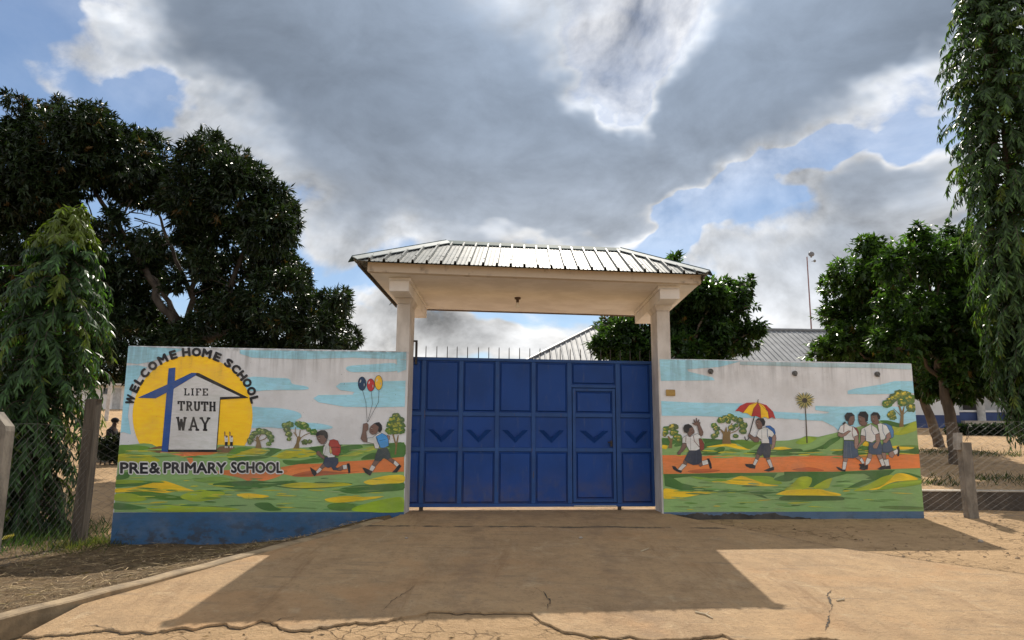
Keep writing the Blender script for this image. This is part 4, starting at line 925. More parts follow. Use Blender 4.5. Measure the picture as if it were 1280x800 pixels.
kid(right_wall, ZK, [
    ([(190, 580), (238, 580), (225, 618), (188, 615)], SKINL), ([(185, 615), (225, 620), (210, 695), (178, 700)], SOCK), ([(118, 668), (150, 675), (180, 695), (210, 698), (208, 715), (175, 710), (140, 695)], SH),
    ([(300, 570), (345, 560), (368, 580), (350, 605)], SKINL), ([(350, 600), (372, 575), (402, 630), (380, 640)], SOCK), ([(345, 640), (400, 640), (405, 680), (350, 690), (360, 665)], SH),
    ([(285, 265), (325, 285), (342, 320), (340, 400), (330, 360), (318, 310)], S(120, 48, 50, K_)),
    ([(195, 405), (290, 410), (300, 470), (330, 490), (340, 560), (290, 582), (185, 578)], B1),
    ([(300, 365), (335, 352), (342, 420), (330, 490), (305, 485), (298, 450)], SKINL),
    ([(160, 260), (215, 232), (250, 260), (285, 265), (320, 310), (335, 350), (300, 365), (295, 400), (195, 400), (190, 370), (200, 340), (150, 325), (135, 318)], CLOTH),
    ([(135, 325), (180, 340), (205, 325), (240, 305), (265, 310), (235, 335), (215, 355), (170, 375), (135, 360)], SKINL),
    ([(180, 235), (205, 215), (215, 230), (190, 248)], SH), ([(245, 190), (262, 162), (298, 158), (302, 200), (285, 245), (255, 255), (235, 235), (240, 210)], SKIN),
    ([(200, 160), (225, 128), (270, 128), (300, 155), (260, 165), (245, 190), (240, 215), (215, 205)], SH)],
    'painted schoolgirl in pleated skirt, leftmost of three', face_marks(268, 200, .8, 1) + [([(195, 240), (192, 320)], .7, S(120, 48, 50)), ([(280, 270), (275, 330), (290, 385)], .7, S(120, 48, 50)), ([(225, 415), (215, 575)], .4, S(120, 136, 152)), ([(255, 415), (268, 578)], .5, S(120, 136, 152))], 13.5)
p = Paint(right_wall, 4); rr = random.Random(12); topl = []
for i in range(61):
    x = 836 + i * 2.95; topl.append((x, 642.8 + 1.4 * math.sin(i * .4) + rr.uniform(-1.1, 1.1) + max(0, i - 48) * .55))
p.poly([(834, 652)] + topl + [(1016, 662), (836, 662)], S(44, 40, 36)); p.done('damp_stain', 'ragged black damp stain along the foot of the wall')
# weep pipes let into the wall and the small plate by the pillar
PIPE = simple('old_pipe', (0.16, 0.155, 0.15, 1), (0.08, 0.075, 0.07, 1), 30, 0.8)
for px, py in ((888, 464), (993, 466.5), (1096, 467.5)):
    s, z = on_front(px, py); mb = MB(); c = FP(s, z, 0)
    mb.tube([c + Vector((0, 0.05, 0)), c + Vector((0, -0.03, -0.004))], [0.043, 0.043], 12); mb.tube([c + Vector((0.004, -0.028, -0.012)), c + Vector((0.012, -0.05, -0.05))], [0.026, 0.010], 7)
    mb.build('drain_pipe', PIPE, right_wall)
s, z = on_front(838, 491); mb = MB(); mb.fbox(s - .075, s + .075, z - .05, z + .05, -0.022, -0.003, 0, 0.005)
mb.build('wall_plate', simple('brass_plate', (0.42, 0.27, 0.07, 1), (0.34, 0.21, 0.06, 1), 12, 0.45, 0.1, 60), right_wall)

# ------------------------------------------------------------------ gate
mt, t, b, o = new_mat('blue_gate_paint'); g = G(t); P = g.pos()
c = g.mix(g.ss(g.noise(P, 1.8, 6, 0.6), 0.35, 0.7), (0.011, 0.062, 0.275, 1), (0.010, 0.052, 0.22, 1))
c = g.mix(g.ss(g.noise(g.map(P, (6, 6, 1.2)), 2, 6, 0.65), 0.56, 0.74, 0, 0.35), c, (0.09, 0.12, 0.20, 1))
zz = g.xyz(P)[2]
c = g.mix(g.math('MULTIPLY', g.ss(zz, 0.75, 0.05), g.ss(g.noise(P, 3.5, 6, 0.65), 0.35, 0.7, 0.05, 0.5)), c, (0.13, 0.105, 0.085, 1))
c = g.mix(g.ss(g.noise(P, 26, 5, 0.6), 0.69, 0.76, 0, 0.6), c, (0.10, 0.06, 0.04, 1))
g.put(b.inputs['Base Color'], c); b.inputs['Roughness'].default_value = 0.5; b.inputs['Specular IOR Level'].default_value = 0.25
g.put(b.inputs['Normal'], g.bump(g.noise(P, 5, 4, 0.5), 0.06, 0.03))
BLUE = mt
mt, t, b, o = new_mat('blue_frame_paint'); g = G(t); P = g.pos()
c = g.mix(g.ss(g.noise(P, 3, 6, 0.6), 0.35, 0.7), (0.026, 0.085, 0.27, 1), (0.022, 0.068, 0.21, 1))
c = g.mix(g.ss(g.noise(g.map(P, (20, 20, 3)), 1.5, 5, 0.65), 0.62, 0.72, 0, 0.7), c, (0.12, 0.07, 0.045, 1))
g.put(b.inputs['Base Color'], c); b.inputs['Roughness'].default_value = 0.5; b.inputs['Specular IOR Level'].default_value = 0.25
BLUEF = mt
DARK = simple('dark_steel', (0.035, 0.035, 0.04, 1), (0.06, 0.045, 0.035, 1), 20, 0.55, metal=0.3)
gate = empty('sliding_gate', FP(0.4, 0.05, 0.57)); tag(gate, 'blue steel sliding gate with raised panels, chevrons and a spiked top', 'gate')
GD = 0.55
def gs(px, y=449): return on_front(px, y, GD)[0]
cols = [gs(x) for x in (530.5, 577, 622, 667, 711.6, 771.6)]
right_end = gs(815.2); left_end = cols[0] - (cols[1] - cols[0]) - 0.02
stiles = [left_end] + cols + [right_end]
ZB, ZT = 0.055, 2.425; Z1, Z2 = 0.955, 1.515
SW = 0.032  # half width of a frame bar
def gbox(name, s0, s1, z0, z1, d0, d1, mat=BLUEF, bev=0.004, parent=gate):
    mb = MB(); mb.fbox(s0, s1, z0, z1, GD + d0, GD + d1, 0, bev); return mb.build(name, mat, parent)
gbox('top_rail', left_end - SW, right_end + SW * .4, ZT - 0.05, ZT, 0, 0.05)
gbox('bottom_rail', left_end - SW, right_end + SW * .4, ZB, ZB + 0.05, 0, 0.05)
for i, s in enumerate(stiles):
    if i in (5, 6): w = 0.036
    else: w = SW
    a, b_ = (s - w, s + w) if i < len(stiles) - 1 else (s - 2 * w * .8, s + w * .38)
    gbox('stile', a, b_, ZB + 0.052, ZT - 0.052, 0.001, 0.046)
def edge_in(i):
    w = 0.036 if i in (5, 6) else SW
    return stiles[i] + w + .002
def edge_out(i):
    w = 0.036 if i in (5, 6) else SW
    return stiles[i] - w - .002 if i < len(stiles) - 1 else stiles[i] - 2 * w * .8 - .002
def tray(name, s0, s1, z0, z1, parent=gate):
    """sheet set back between the bars with a raised, bevelled field"""
    mb = MB(); d0 = 0.030; d1 = -0.004; m_ = 0.030; bv = 0.034
    def loop(i, d): return [FP(s0 + i, z0 + i, GD + d), FP(s1 - i, z0 + i, GD + d), FP(s1 - i, z1 - i, GD + d), FP(s0 + i, z1 - i, GD + d)]
    L_ = [loop(0, d0), loop(m_ * .55, d0), loop(m_ * .55 + bv * .5, d1 + 0.004)]
    for a, c in zip(L_[:-1], L_[1:]):
        for k in range(4): mb.face([a[k], a[(k + 1) % 4], c[(k + 1) % 4], c[k]])
    mb.face(L_[-1]); bk = loop(0, d0 + .004); mb.face(bk[::-1]); return mb.build(name, BLUE, parent)
def chevron(name, s0, s1, z0, z1, parent=gate):
    """flat sheet with a folded V-shaped ledge"""
    mb = MB(); d0 = 0.026
    mb.face([FP(s0, z0, GD + d0), FP(s1, z0, GD + d0), FP(s1, z1, GD + d0), FP(s0, z1, GD + d0)])
    o = mb.build(name, BLUE, parent)
    mb = MB(); cs = (s0 + s1) / 2; cz = (z0 + z1) / 2 + 0.03; hw = min((s1 - s0) * .40, .31); hh = 0.205; k = 0.60
    def dia(q, d): return [FP(cs - hw * q, cz, GD + d), FP(cs, cz - hh * q, GD + d), FP(cs + hw * q, cz, GD + d), FP(cs, cz + hh * q, GD + d)]
    A, B_ = dia(1, d0 - .001), dia(k, d0 - .058)
    C_ = dia(k, d0 - .001)
    for i in (0, 1):
        mb.face([A[i], A[i + 1], B_[i + 1], B_[i]]); mb.face([B_[i], B_[i + 1], C_[i + 1], C_[i]])
    mb.face([A[0], B_[0], C_[0]]); mb.face([A[2], C_[2], B_[2]])
    child = mb.build('chevron_boss', BLUE, o); return o
for i in range(7):
    a, c = edge_in(i), edge_out(i + 1)
    if i == 5: continue
    tray('panel', a, c, Z2 + SW + .002, ZT - 0.052); chevron('chevron_panel', a, c, Z1 + SW + .002, Z2 - SW - .002); tray('panel', a, c, ZB + 0.052, Z1 - SW - .002)
    gbox('cross_rail', a, c, Z1 - SW, Z1 + SW, 0.002, 0.044); gbox('cross_rail', a, c, Z2 - SW, Z2 + SW, 0.002, 0.044)
# wicket door in the wide bay
a, c = edge_in(5), edge_out(6); ZD = 1.955
gbox('cross_rail', a, c, ZD + .012, ZD + .06, 0.002, 0.044); tray('panel', a, c, ZD + .062, ZT - 0.052)
door = gbox('wicket_door', a + .012, a + .06, ZB + .07, ZD, -0.006, 0.040); 
door['label'] = 'narrow pedestrian door cut into the gate'
gbox('door_stile', c - .06, c - .012, ZB + .07, ZD, -0.006, 0.040, parent=door)
for z0, z1 in ((ZB + .07, ZB + .115), (Z1 - SW, Z1 + SW), (Z2 - SW, Z2 + SW), (ZD - .045, ZD)):
    gbox('door_rail', a + .062, c - .062, z0, z1, -0.005, 0.038, parent=door)
tray('door_panel', a + .062, c - .062, ZB + .117, Z1 - SW - .002, door); tray('door_panel', a + .062, c - .062, Z2 + SW + .002, ZD - .047, door)
o = chevron('door_panel', a + .062, c - .062, Z1 + SW + .002, Z2 - SW - .002, door)
for ch in list(o.children):
    child_of(ch, gate)
mb = MB(); hz = 1.06; mb.fbox(c - .105, c - .07, hz - .05, hz + .05, GD - .014, GD - .004, 0, .003); mb.tube([FP(c - .088, hz + .02, GD - .012), FP(c - .088, hz + .02, GD - .05), FP(c - .15, hz + .02, GD - .055)], .009, 7)
mb.build('door_handle', DARK, door)
gbox('door_sill', a + .02, c - .02, ZB + .008, ZB + .022, -0.02, -0.004, simple('worn_steel', (0.5, 0.5, 0.48, 1), rough=.4), .003)
gbox('sun_stop_sheet', left_end - SW, right_end, ZB + .024, ZT - .004, .0515, .055, BLUE, 0)  # added behind the frame to stop sun leaking through the seams
sp0 = gs(532); sp1 = gs(813); nsp = 23; mb = MB()
base = FP(sp0, ZT - .004, GD + .025); mb.tube([base, base + Vector((0, 0, .17)), base + Vector((0.001, 0, .195))], [.0075, .0065, .001], 6)
spk = mb.build('spike', DARK, gate)
rs = random.Random(2)
for i in range(1, nsp):
    q = spk.copy(); COL.objects.link(q); d_ = UX * ((sp1 - sp0) * i / (nsp - 1) + rs.uniform(-.006, .006)); q.location = spk.location + d_
    q.scale = (1, 1, 1); q.parent = gate; q.matrix_parent_inverse = spk.matrix_parent_inverse.copy()
for px in (527, 774):
    s = gs(px, 600); mb = MB(); mb.fbox(s - .03, s + .03, 0.0, ZB + .01, GD + .005, GD + .045, 0, .004); mb.tube([FP(s, .028, GD - .004), FP(s, .028, GD + .054)], .03, 12); mb.build('roller', DARK, gate)
# floor track
mb = MB(); mb.fbox(left_end, right_end + .1, -0.02, 0.008, GD + .012, GD + .036, 0)
tag(mb.build('gate_track', simple('rusty_track', (.14, .08, .05, 1), rough=.8)), 'rusty floor rail running under the blue gate', 'rail')

# ------------------------------------------------------------------ roofed gateway: pillars, beams, slab, sheet roof
gw = empty('gate_canopy', FP(0.4, 0)); tag(gw, 'cream concrete gateway canopy on two pillars with ribbed metal hip roof', 'gateway')
PL = (-1.80, -1.60); PR = (2.362, 2.575)
for (s0, s1) in (PL, PR):
    mb = MB()
    mb.fbox(s0, s1, -0.5, 3.19, 0.003, 0.55, 0, 0.008)
    # flared head below the beam
    z0, z1 = 3.192, 3.275; e = 0.045
    bot = [FP(s0, z0, .003), FP(s1, z0, .003), FP(s1, z0, .55), FP(s0, z0, .55)]; top = [FP(s0 - e, z1, -.05), FP(s1 + e, z1, -.05), FP(s1 + e, z1, .60), FP(s0 - e, z1, .60)]
    mb.hull(bot, top); mb.build('pillar', PLASTER, gw)
SO = 3.5
FL, FRr, BL, BR = Vector((-2.09, 10.52, SO)), Vector((2.90, 11.22, SO)), Vector((-2.05, 13.52, SO)), Vector((2.94, 14.22, SO))
def SP(a, b_, z): p = FL + (FRr - FL) * a + (BL - FL) * b_; return Vector((p.x, p.y, z))
STAIN = simple('stained_concrete', (0.62, 0.54, 0.44, 1), (0.30, 0.25, 0.20, 1), 5, 0.85, 0.25, 40, lo=.55, hi=.72)
mb = MB(); mb.hull([SP(0, 0, SO), SP(1, 0, SO), SP(1, 1, SO), SP(0, 1, SO)], [SP(0, 0, SO + .125), SP(1, 0, SO + .125), SP(1, 1, SO + .125), SP(0, 1, SO + .125)])
slab = mb.build('roof_slab', CREAM, gw)
mb = MB(); e = .006
mb.hull([SP(-.001, 0, SO - .008) + Vector((0, -.03, 0)), SP(1.001, 0, SO - .008) + Vector((0, -.03, 0)), SP(1.001, 0, SO - .008) + Vector((0, .09, 0)), SP(-.001, 0, SO - .008) + Vector((0, .09, 0))],
        [SP(-.001, 0, SO + .128) + Vector((0, -.03, 0)), SP(1.001, 0, SO + .128) + Vector((0, -.03, 0)), SP(1.001, 0, SO + .128) + Vector((0, -.005, 0)), SP(-.001, 0, SO + .128) + Vector((0, -.005, 0))])
mb.build('fascia', STAIN, gw)
mb = MB(); mb.hull([SP(-.004, 0.99, SO - .02), SP(1.004, 0.99, SO - .02), SP(1.004, 1.004, SO - .02), SP(-.004, 1.004, SO - .02)], [SP(-.004, 0.99, SO + .11), SP(1.004, 0.99, SO + .11), SP(1.004, 1.004, SO + .11), SP(-.004, 1.004, SO + .11)])
mb.build('fascia', simple('brown_board', (.16, .11, .07, 1), rough=.8), gw)
for (s0, s1) in (PL, PR):
    xa = FP(s0, 0).x - .045; xb = FP(s1, 0).x + .045; sh = (xa + xb) / 2 * math.tan(TH)
    y0, y1 = 10.86 + sh + .2, 13.25 + sh + .2
    mb = MB()
    def bx(x0, x1, ya, yb, za, zb): mb.box(((x0 + x1) / 2, (ya + yb) / 2, (za + zb) / 2), ((x1 - x0) / 2, 0, 0), (0, (yb - ya) / 2, 0), (0, 0, (zb - za) / 2), 0, .008)
    bx(xa, xb, y0, y1, 3.277, 3.44); bx(xa - .02, xb + .02, y0 + .05, y1 + .02, 3.442, 3.498)
    mb.build('beam', CREAM, gw)
# roof
EZ = 3.60; RZ = 4.36
EV = 0.20
def RP(a, b_, z): return SP(a, b_, z)
aw = (FRr - FL).length; bd = (BL - FL).length
a0, a1 = -0.033, 1.016; b0, b1 = -0.075, 1.06
hipa = 0.225; bm = (b0 + b1) / 2
rl = RP(a0 + hipa, bm, RZ); rr_ = RP(a1 - hipa, bm, RZ)
TIN = None
mt, t, b, o = new_mat('zinc_sheet'); g = G(t); P = g.pos()
c = g.mix(g.ss(g.noise(P, 2.0, 6, 0.6), 0.35, 0.7), (0.23, 0.24, 0.228, 1), (0.17, 0.178, 0.168, 1))
c = g.mix(g.ss(g.noise(g.map(P, (9, 2, 2)), 1.6, 6, 0.65), 0.55, 0.75, 0, 0.5), c, (0.36, 0.33, 0.28, 1))
g.put(b.inputs['Base Color'], c); b.inputs['Metallic'].default_value = 0.0; b.inputs['Specular IOR Level'].default_value = 0.045
g.put(b.inputs['Roughness'], g.ss(g.noise(P, 6, 5, 0.6), 0.3, 0.7, 0.34, 0.5))
TIN = mt
CAPM = simple('green_ridge_metal', (0.075, 0.125, 0.125, 1), (0.05, 0.085, 0.085, 1), 4, 0.6, spec=.05)
CAPL = simple('grey_flashing', (0.30, 0.34, 0.34, 1), (0.22, 0.25, 0.25, 1), 4, 0.6, spec=.05)
SCREW = simple('roof_screw', (0.06, 0.055, 0.05, 1), rough=.5, metal=.5)
def tri_clip(a):  # how far up the front slope the sheet reaches at parameter a (0 eave, 1 ridge)
    if a < a0 + hipa: return max((a - a0) / hipa, 0.0)
    if a > a1 - hipa: return max((a1 - a) / hipa, 0.0)
    return 1.0
def slope_strips(front=True):
    n = 26; step = (a1 - a0) / n
    for i in range(n):
        s0 = a0 + i * step; prof = []; W_ = step * aw
        # rib, then a tray with two small flutes
        for u, h in ((0, 0), (.04, .048), (.16, .048), (.20, 0), (.40, 0), (.43, .007), (.47, .007), (.5, 0), (.70, 0), (.73, .007), (.77, .007), (.8, 0), (1, 0)):
            prof.append((s0 + u * step, h))
        mb = MB(); lo = []; hi = []
        for a, h in prof:
            T = tri_clip(a)
            bb0 = b0 if front else b1
            p0 = RP(a, bb0, EZ + h); p1 = RP(a, bb0 + (bm - bb0) * T, EZ + (RZ - EZ) * T + h); lo.append(p0); hi.append(p1)
        for k in range(len(prof) - 1):
            if (hi[k] - lo[k]).length < 1e-4 and (hi[k + 1] - lo[k + 1]).length < 1e-4: continue
            q = [lo[k], lo[k + 1], hi[k + 1], hi[k]]
            if not front: q = q[::-1]
            if (hi[k] - lo[k]).length < 1e-4: q = q[:3]
            elif (hi[k + 1] - lo[k + 1]).length < 1e-4: q = [lo[k], lo[k + 1], hi[k]]
            mb.face(q)
            # sheet thickness seen at the eave
            dn = Vector((0, 0, -.006)); mb.face([lo[k] + dn, lo[k + 1] + dn, lo[k + 1], lo[k]])
        if not mb.f: continue
        o = mb.build('roof_sheet', TIN, gw)
        if front:
            T = tri_clip(s0 + .1 * step)
            for f_ in (.16, .75):
                if T * .9 < f_: continue
                sm = MB(); p = RP(s0 + .1 * step, b0 + (bm - b0) * f_, EZ + (RZ - EZ) * f_ + .048); sm.ball(p, .011, 6, 4); sm.build('roof_screw', SCREW, o)
slope_strips(True); slope_strips(False)
for side in (0, 1):
    aa = a0 if side == 0 else a1; R_ = rl if side == 0 else rr_
    n = 18
    for i in range(n):
        mb = MB()
        def pt(v):
            T = min(v, 1 - v) * 2; bb = b0 + (b1 - b0) * v; e_ = RP(aa, bb, EZ); top = RP(aa + (hipa if side == 0 else -hipa) * T, bb, EZ + (RZ - EZ) * T); return e_, top
        us_ = [(i + u) / n for u in (0, .1, .2, 1)]; hs = [.0, .03, 0, 0]
        P0 = [pt(u) for u in us_]
        for k in range(3):
            q = [P0[k][0] + Vector((0, 0, hs[k])), P0[k + 1][0] + Vector((0, 0, hs[k + 1])), P0[k + 1][1] + Vector((0, 0, hs[k + 1])), P0[k][1] + Vector((0, 0, hs[k]))]
            mb.face(q if side else q[::-1])
        mb.build('roof_sheet', TIN, gw)
def cap(name, A, B_, w, lift, nrm_side, mat, thick=.012):
    """folded metal capping along a ridge or hip"""
    A = Vector(A); B_ = Vector(B_); d = (B_ - A).normalized(); mb = MB()
    for sgn, dirv in nrm_side:
        o_ = (dirv - d * dirv.dot(d)).normalized() * w
        up = Vector((0, 0, lift))
        top = [A + up, B_ + up, B_ + o_ + Vector((0, 0, .028)), A + o_ + Vector((0, 0, .028))]
        bot = [p - Vector((0, 0, thick)) for p in top]
        mb.hull(bot, top)
    return mb.build(name, mat, gw)
nf = ((RP(.5, b0, EZ) - RP(.5, bm, RZ))).normalized(); nb = (RP(.5, b1, EZ) - RP(.5, bm, RZ)).normalized()
cap('ridge_cap', rl, rr_, .13, .06, ((1, nf), (1, nb)), CAPM)
for side in (0, 1):
    R_ = rl if side == 0 else rr_
    out_ = (RP(a0 if side == 0 else a1, bm, EZ) - R_).normalized()
    for bb, n_ in ((b0, nf), (b1, nb)):
        C_ = RP(a0 if side == 0 else a1, bb, EZ) ; C_ = C_ + (C_ - R_).normalized() * .03
        A = R_.copy()
        cap('hip_cap', C_ + Vector((0, 0, .01)), A + Vector((0, 0, .01)), .10, .055, ((1, n_),), CAPL)
        cap('hip_cap', C_ + Vector((0, 0, .014)), A + Vector((0, 0, .014)), .10, .060, ((1, out_),), CAPM)
# eave boards under the sheets
mb = MB()
def board(A, B_, h=.07, t_=.02):
    A = Vector(A); B_ = Vector(B_); d = (B_ - A).normalized(); n_ = d.cross(Vector((0, 0, 1))) * t_ / 2
    mb.hull([A - n_ + Vector((0, 0, -h)), B_ - n_ + Vector((0, 0, -h)), B_ + n_ + Vector((0, 0, -h)), A + n_ + Vector((0, 0, -h))], [A - n_, B_ - n_, B_ + n_, A + n_])
i_ = .012; EAVE = simple('dark_eave', (.10, .085, .07, 1), rough=.8)
for aa in (a0 + i_, a1 - i_):
    mb = MB(); board(RP(aa, b0 + .02, EZ - .01), RP(aa, b1 - .02, EZ - .01), .055); mb.build('eave_board', EAVE, gw)
mb = MB(); s = PL[1] + .03; mb.fbox(s, s + .035, 2.30, 2.66, .50, .53, 0, .004); mb.fbox(s - .04, s + .035, 2.662, 2.69, .50, .53, 0, .004); mb.build('gate_guide', DARK, gw)
# lamp holder with bulb under the slab
q = at_height(647, 372, SO); lamp = empty('ceiling_bulb', (q.x, q.y, SO)); tag(lamp, 'bare bulb in a dark holder hanging under the canopy', 'light bulb')
mb = MB(); mb.tube([(q.x, q.y, SO - .001), (q.x, q.y, SO - .03)], [.055, .05], 14); mb.tube([(q.x, q.y, SO - .03), (q.x, q.y, SO - .085)], [.028, .024], 12); mb.build('lamp_holder', simple('brown_bakelite', (.10, .06, .04, 1), rough=.4), lamp)
mt, t, b, o = new_mat('bulb_glass'); b.inputs['Base Color'].default_value = (.85, .83, .78, 1); b.inputs['Roughness'].default_value = .15
mb = MB(); mb.tube([(q.x, q.y, SO - .085), (q.x, q.y, SO - .12), (q.x, q.y, SO - .155), (q.x, q.y, SO - .18), (q.x, q.y, SO - .19)], [.02, .034, .04, .026, .004], 12); mb.build('bulb', mt, lamp, True)

# ------------------------------------------------------------------ buildings in the compound
ROOFG = simple('grey_roof_sheet', (0.27, 0.275, 0.28, 1), (0.20, 0.205, 0.21, 1), 1.2, 0.6, spec=.08)
CREAMW = simple('cream_wall', (0.66, 0.60, 0.50, 1), (0.58, 0.52, 0.43, 1), 1.5, 0.85)
WHITEW = simple('limewash', (0.74, 0.74, 0.73, 1), (0.66, 0.65, 0.63, 1), 1.5, 0.8)
BLUEW = simple('blue_plinth', (0.05, 0.08, 0.20, 1), (0.04, 0.06, 0.15, 1), 2, 0.7)
GLASS = simple('window_glass', (0.03, 0.035, 0.04, 1), rough=.12, spec=.6)
GREYF = simple('grey_frame', (.45, .46, .46, 1), rough=.5)
sb = empty('school_building', (12, 42, 1.0)); tag(sb, 'long building behind the gate with a pale ribbed metal hip roof', 'building')
TB = math.tan(TH) * 1.0
def BP(x, y, z): return Vector((x, y + TB * x * .5, z))
# roof: ridge from (4.6,42,7.6) to (24,42,7.6)
rzz, ezz = 7.62, 4.75; bx0, bx1, yf, ym, yb = 0.15, 27.5, 36.0, 41.7, 47.4; hr = 4.45
def ridge_T(x):
    if x < bx0 + hr: return max((x - bx0) / hr, 0)
    if x > bx1 - hr: return max((bx1 - x) / hr, 0)
    return 1
def hip_face(mb, front):
    x = bx0; w = .30; pts = []
    while x < bx1 - .001:
        for u, h in ((0, 0), (.10, .05), (.22, .05), (.32, 0)): pts.append((x + u * w, h))
        x += w
    pts.append((bx1, 0)); ye = yf if front else yb
    pr = None
    for x, h in pts:
        T = ridge_T(x); lo = BP(x, ye, ezz + h); hi = BP(x, ye + (ym - ye) * T, ezz + (rzz - ezz) * T + h)
        if pr and (hi - lo).length + (pr[1] - pr[0]).length > .01:
            q = [pr[0], lo, hi, pr[1]]; mb.face(q if front else q[::-1])
        pr = (lo, hi)
mb = MB(); hip_face(mb, True); hip_face(mb, False)
mb.face([BP(bx0, yb, ezz), BP(bx0, yf, ezz), BP(bx0 + hr, ym, rzz)]); mb.face([BP(bx1, yf, ezz), BP(bx1, yb, ezz), BP(bx1 - hr, ym, rzz)])
mb.face([BP(bx0, yf, ezz - .05), BP(bx0, yb, ezz - .05), BP(bx1, yb, ezz - .05), BP(bx1, yf, ezz - .05)])
rf = mb.build('roof', ROOFG, sb)
mb = MB(); mb.tube([BP(bx0 + hr, ym, rzz + .06), BP(bx1 - hr, ym, rzz + .06)], .10, 6)
for xx, rx in ((bx0, bx0 + hr), (bx1, bx1 - hr)): mb.tube([BP(xx, yf, ezz + .06), BP(rx, ym, rzz + .06)], .08, 6)
mb.build('ridge_cap', simple('dark_ridge', (.22, .22, .22, 1), rough=.5), sb)
mb = MB(); w_ = .7
mb.hull([BP(bx0 + w_, yf + w_, .3), BP(bx1 - w_, yf + w_, .3), BP(bx1 - w_, yb - w_, .3), BP(bx0 + w_, yb - w_, .3)], [BP(bx0 + w_, yf + w_, ezz - .06), BP(bx1 - w_, yf + w_, ezz - .06), BP(bx1 - w_, yb - w_, ezz - .06), BP(bx0 + w_, yb - w_, ezz - .06)])
mb.build('wall', CREAMW, sb)
for k in range(7):
    x = 2.6 + k * 3.6; mb = MB(); mb.box(BP(x, yf + w_ - .02, 3.2), (.75, .04, 0), (0, .05, 0), (0, 0, .6), 0, .01); f_ = mb.build('window', GREYF, sb)
    mb = MB()
    for q_ in (-.36, .36): mb.box(BP(x + q_, yf + w_ - .075, 3.2), (.31, .017, 0), (0, .012, 0), (0, 0, .52))
    mb.build('pane', GLASS, f_)
# white block on the right with a blue plinth and open veranda
wb = empty('white_building', (17, 28, 1.9)); tag(wb, 'white building with blue plinth and pillared veranda behind the right-hand trees', 'building')
Yb = 32.0
def xa(px, y=520, Y=Yb): return at_depth(px, y, Y).x
def za(py, px=1200, Y=Yb): return at_depth(px, py, Y).z
def wbox(name, x0, x1, y0, y1, z0, z1, mat, par, bev=0.0):
    mb = MB(); mb.box(((x0 + x1) / 2, (y0 + y1) / 2, (z0 + z1) / 2), ((x1 - x0) / 2, 0, 0), (0, (y1 - y0) / 2, 0), (0, 0, (z1 - z0) / 2), 0, bev); return mb.build(name, mat, par)
x0, x1 = xa(1090), xa(1199.5); zb_ = 1.4; zpl = za(519); ztop = za(520) + 2.7
wbox('wall', x0, x1, Yb, Yb + 6, zpl, ztop, WHITEW, wb); wbox('plinth', x0 - .02, x1 + .02, Yb - .03, Yb + 6, zb_, zpl - .002, BLUEW, wb)
xv = x1 + 9; wbox('veranda_wall', x1 + .03, xv, Yb + 2.2, Yb + 6, zb_, ztop - .01, WHITEW, wb)
wbox('veranda_floor', x1 + .03, xv, Yb - .3, Yb + 2.19, zb_, za(526), simple('veranda_concrete', (.42, .38, .32, 1), rough=.85), wb)
wbox('parapet', x1 + .04, xv - .1, Yb + .1, Yb + .25, za(525.5), za(515), BLUEW, wb); wbox('parapet_coping', x1 + .04, xv - .1, Yb + .07, Yb + .28, za(515) + .002, za(512.5), WHITEW, wb)
for px in (1226, 1262, 1300):
    c_ = xa(px); mb = MB(); mb.tube([(c_, Yb - .05, za(526)), (c_, Yb - .05, ztop - .02)], .16, 12); mb.build('column', simple('grey_column', (.52, .52, .5, 1), rough=.8), wb)
c_ = xa(1217, Y=Yb + 2.2); wbox('door', c_ - .45, c_ + .45, Yb + 2.15, Yb + 2.198, za(526), za(526) + 2.0, simple('dark_door', (.05, .04, .035, 1), rough=.6), wb)
c_ = xa(1207, Y=Yb + 2.2)
mb = MB(); ov = .6
mb.hull([(x0 - ov, Yb - ov, ztop), (xv + ov, Yb - ov, ztop), (xv + ov, Yb + 6.6, ztop), (x0 - ov, Yb + 6.6, ztop)], [(x0 + 2.4, Yb + 2.6, ztop + 1.5), (xv - 2.4, Yb + 2.6, ztop + 1.5), (xv - 2.4, Yb + 3.4, ztop + 1.5), (x0 + 2.4, Yb + 3.4, ztop + 1.5)])
mb.build('roof', ROOFG, wb)
# low white block far behind on the left
lb = empty('white_outbuilding', (-33, 58, 3.6)); tag(lb, 'small low white outbuilding far behind the left wall end', 'building')
Yl = 58.0
def xl_(px): return at_depth(px, 495, Yl).x
def zl_(py): return at_depth(130, py, Yl).z
wbox('wall', xl_(84), xl_(172), Yl, Yl + 4, zl_(516), zl_(482), WHITEW, lb); 
mb = MB(); xA, xB = xl_(80), xl_(176)
mb.hull([(xA, Yl - .6, zl_(482.2)), (xB, Yl - .6, zl_(482.2)), (xB, Yl + 4.4, zl_(482.2)), (xA, Yl + 4.4, zl_(482.2))], [(xA, Yl - .6, zl_(480)), (xB, Yl - .6, zl_(480)), (xB, Yl + 4.4, zl_(476)), (xA, Yl + 4.4, zl_(476))])
mb.build('roof', simple('pale_roof', (.62, .60, .56, 1), rough=.7), lb)
wbox('door', xl_(141.5), xl_(151), Yl - .05, Yl + .02, zl_(513), zl_(485.5), GREYF, lb)
d_ = wbox('door', xl_(166), xl_(171), Yl - .05, Yl + .02, zl_(513), zl_(485.5), GREYF, lb)
w1_ = wbox('window', xl_(128.5), xl_(135), Yl - .05, Yl + .02, zl_(493), zl_(485), GREYF, lb); wbox('pane', xl_(129.2), xl_(134.3), Yl - .08, Yl - .052, zl_(492.2), zl_(485.8), GLASS, w1_)
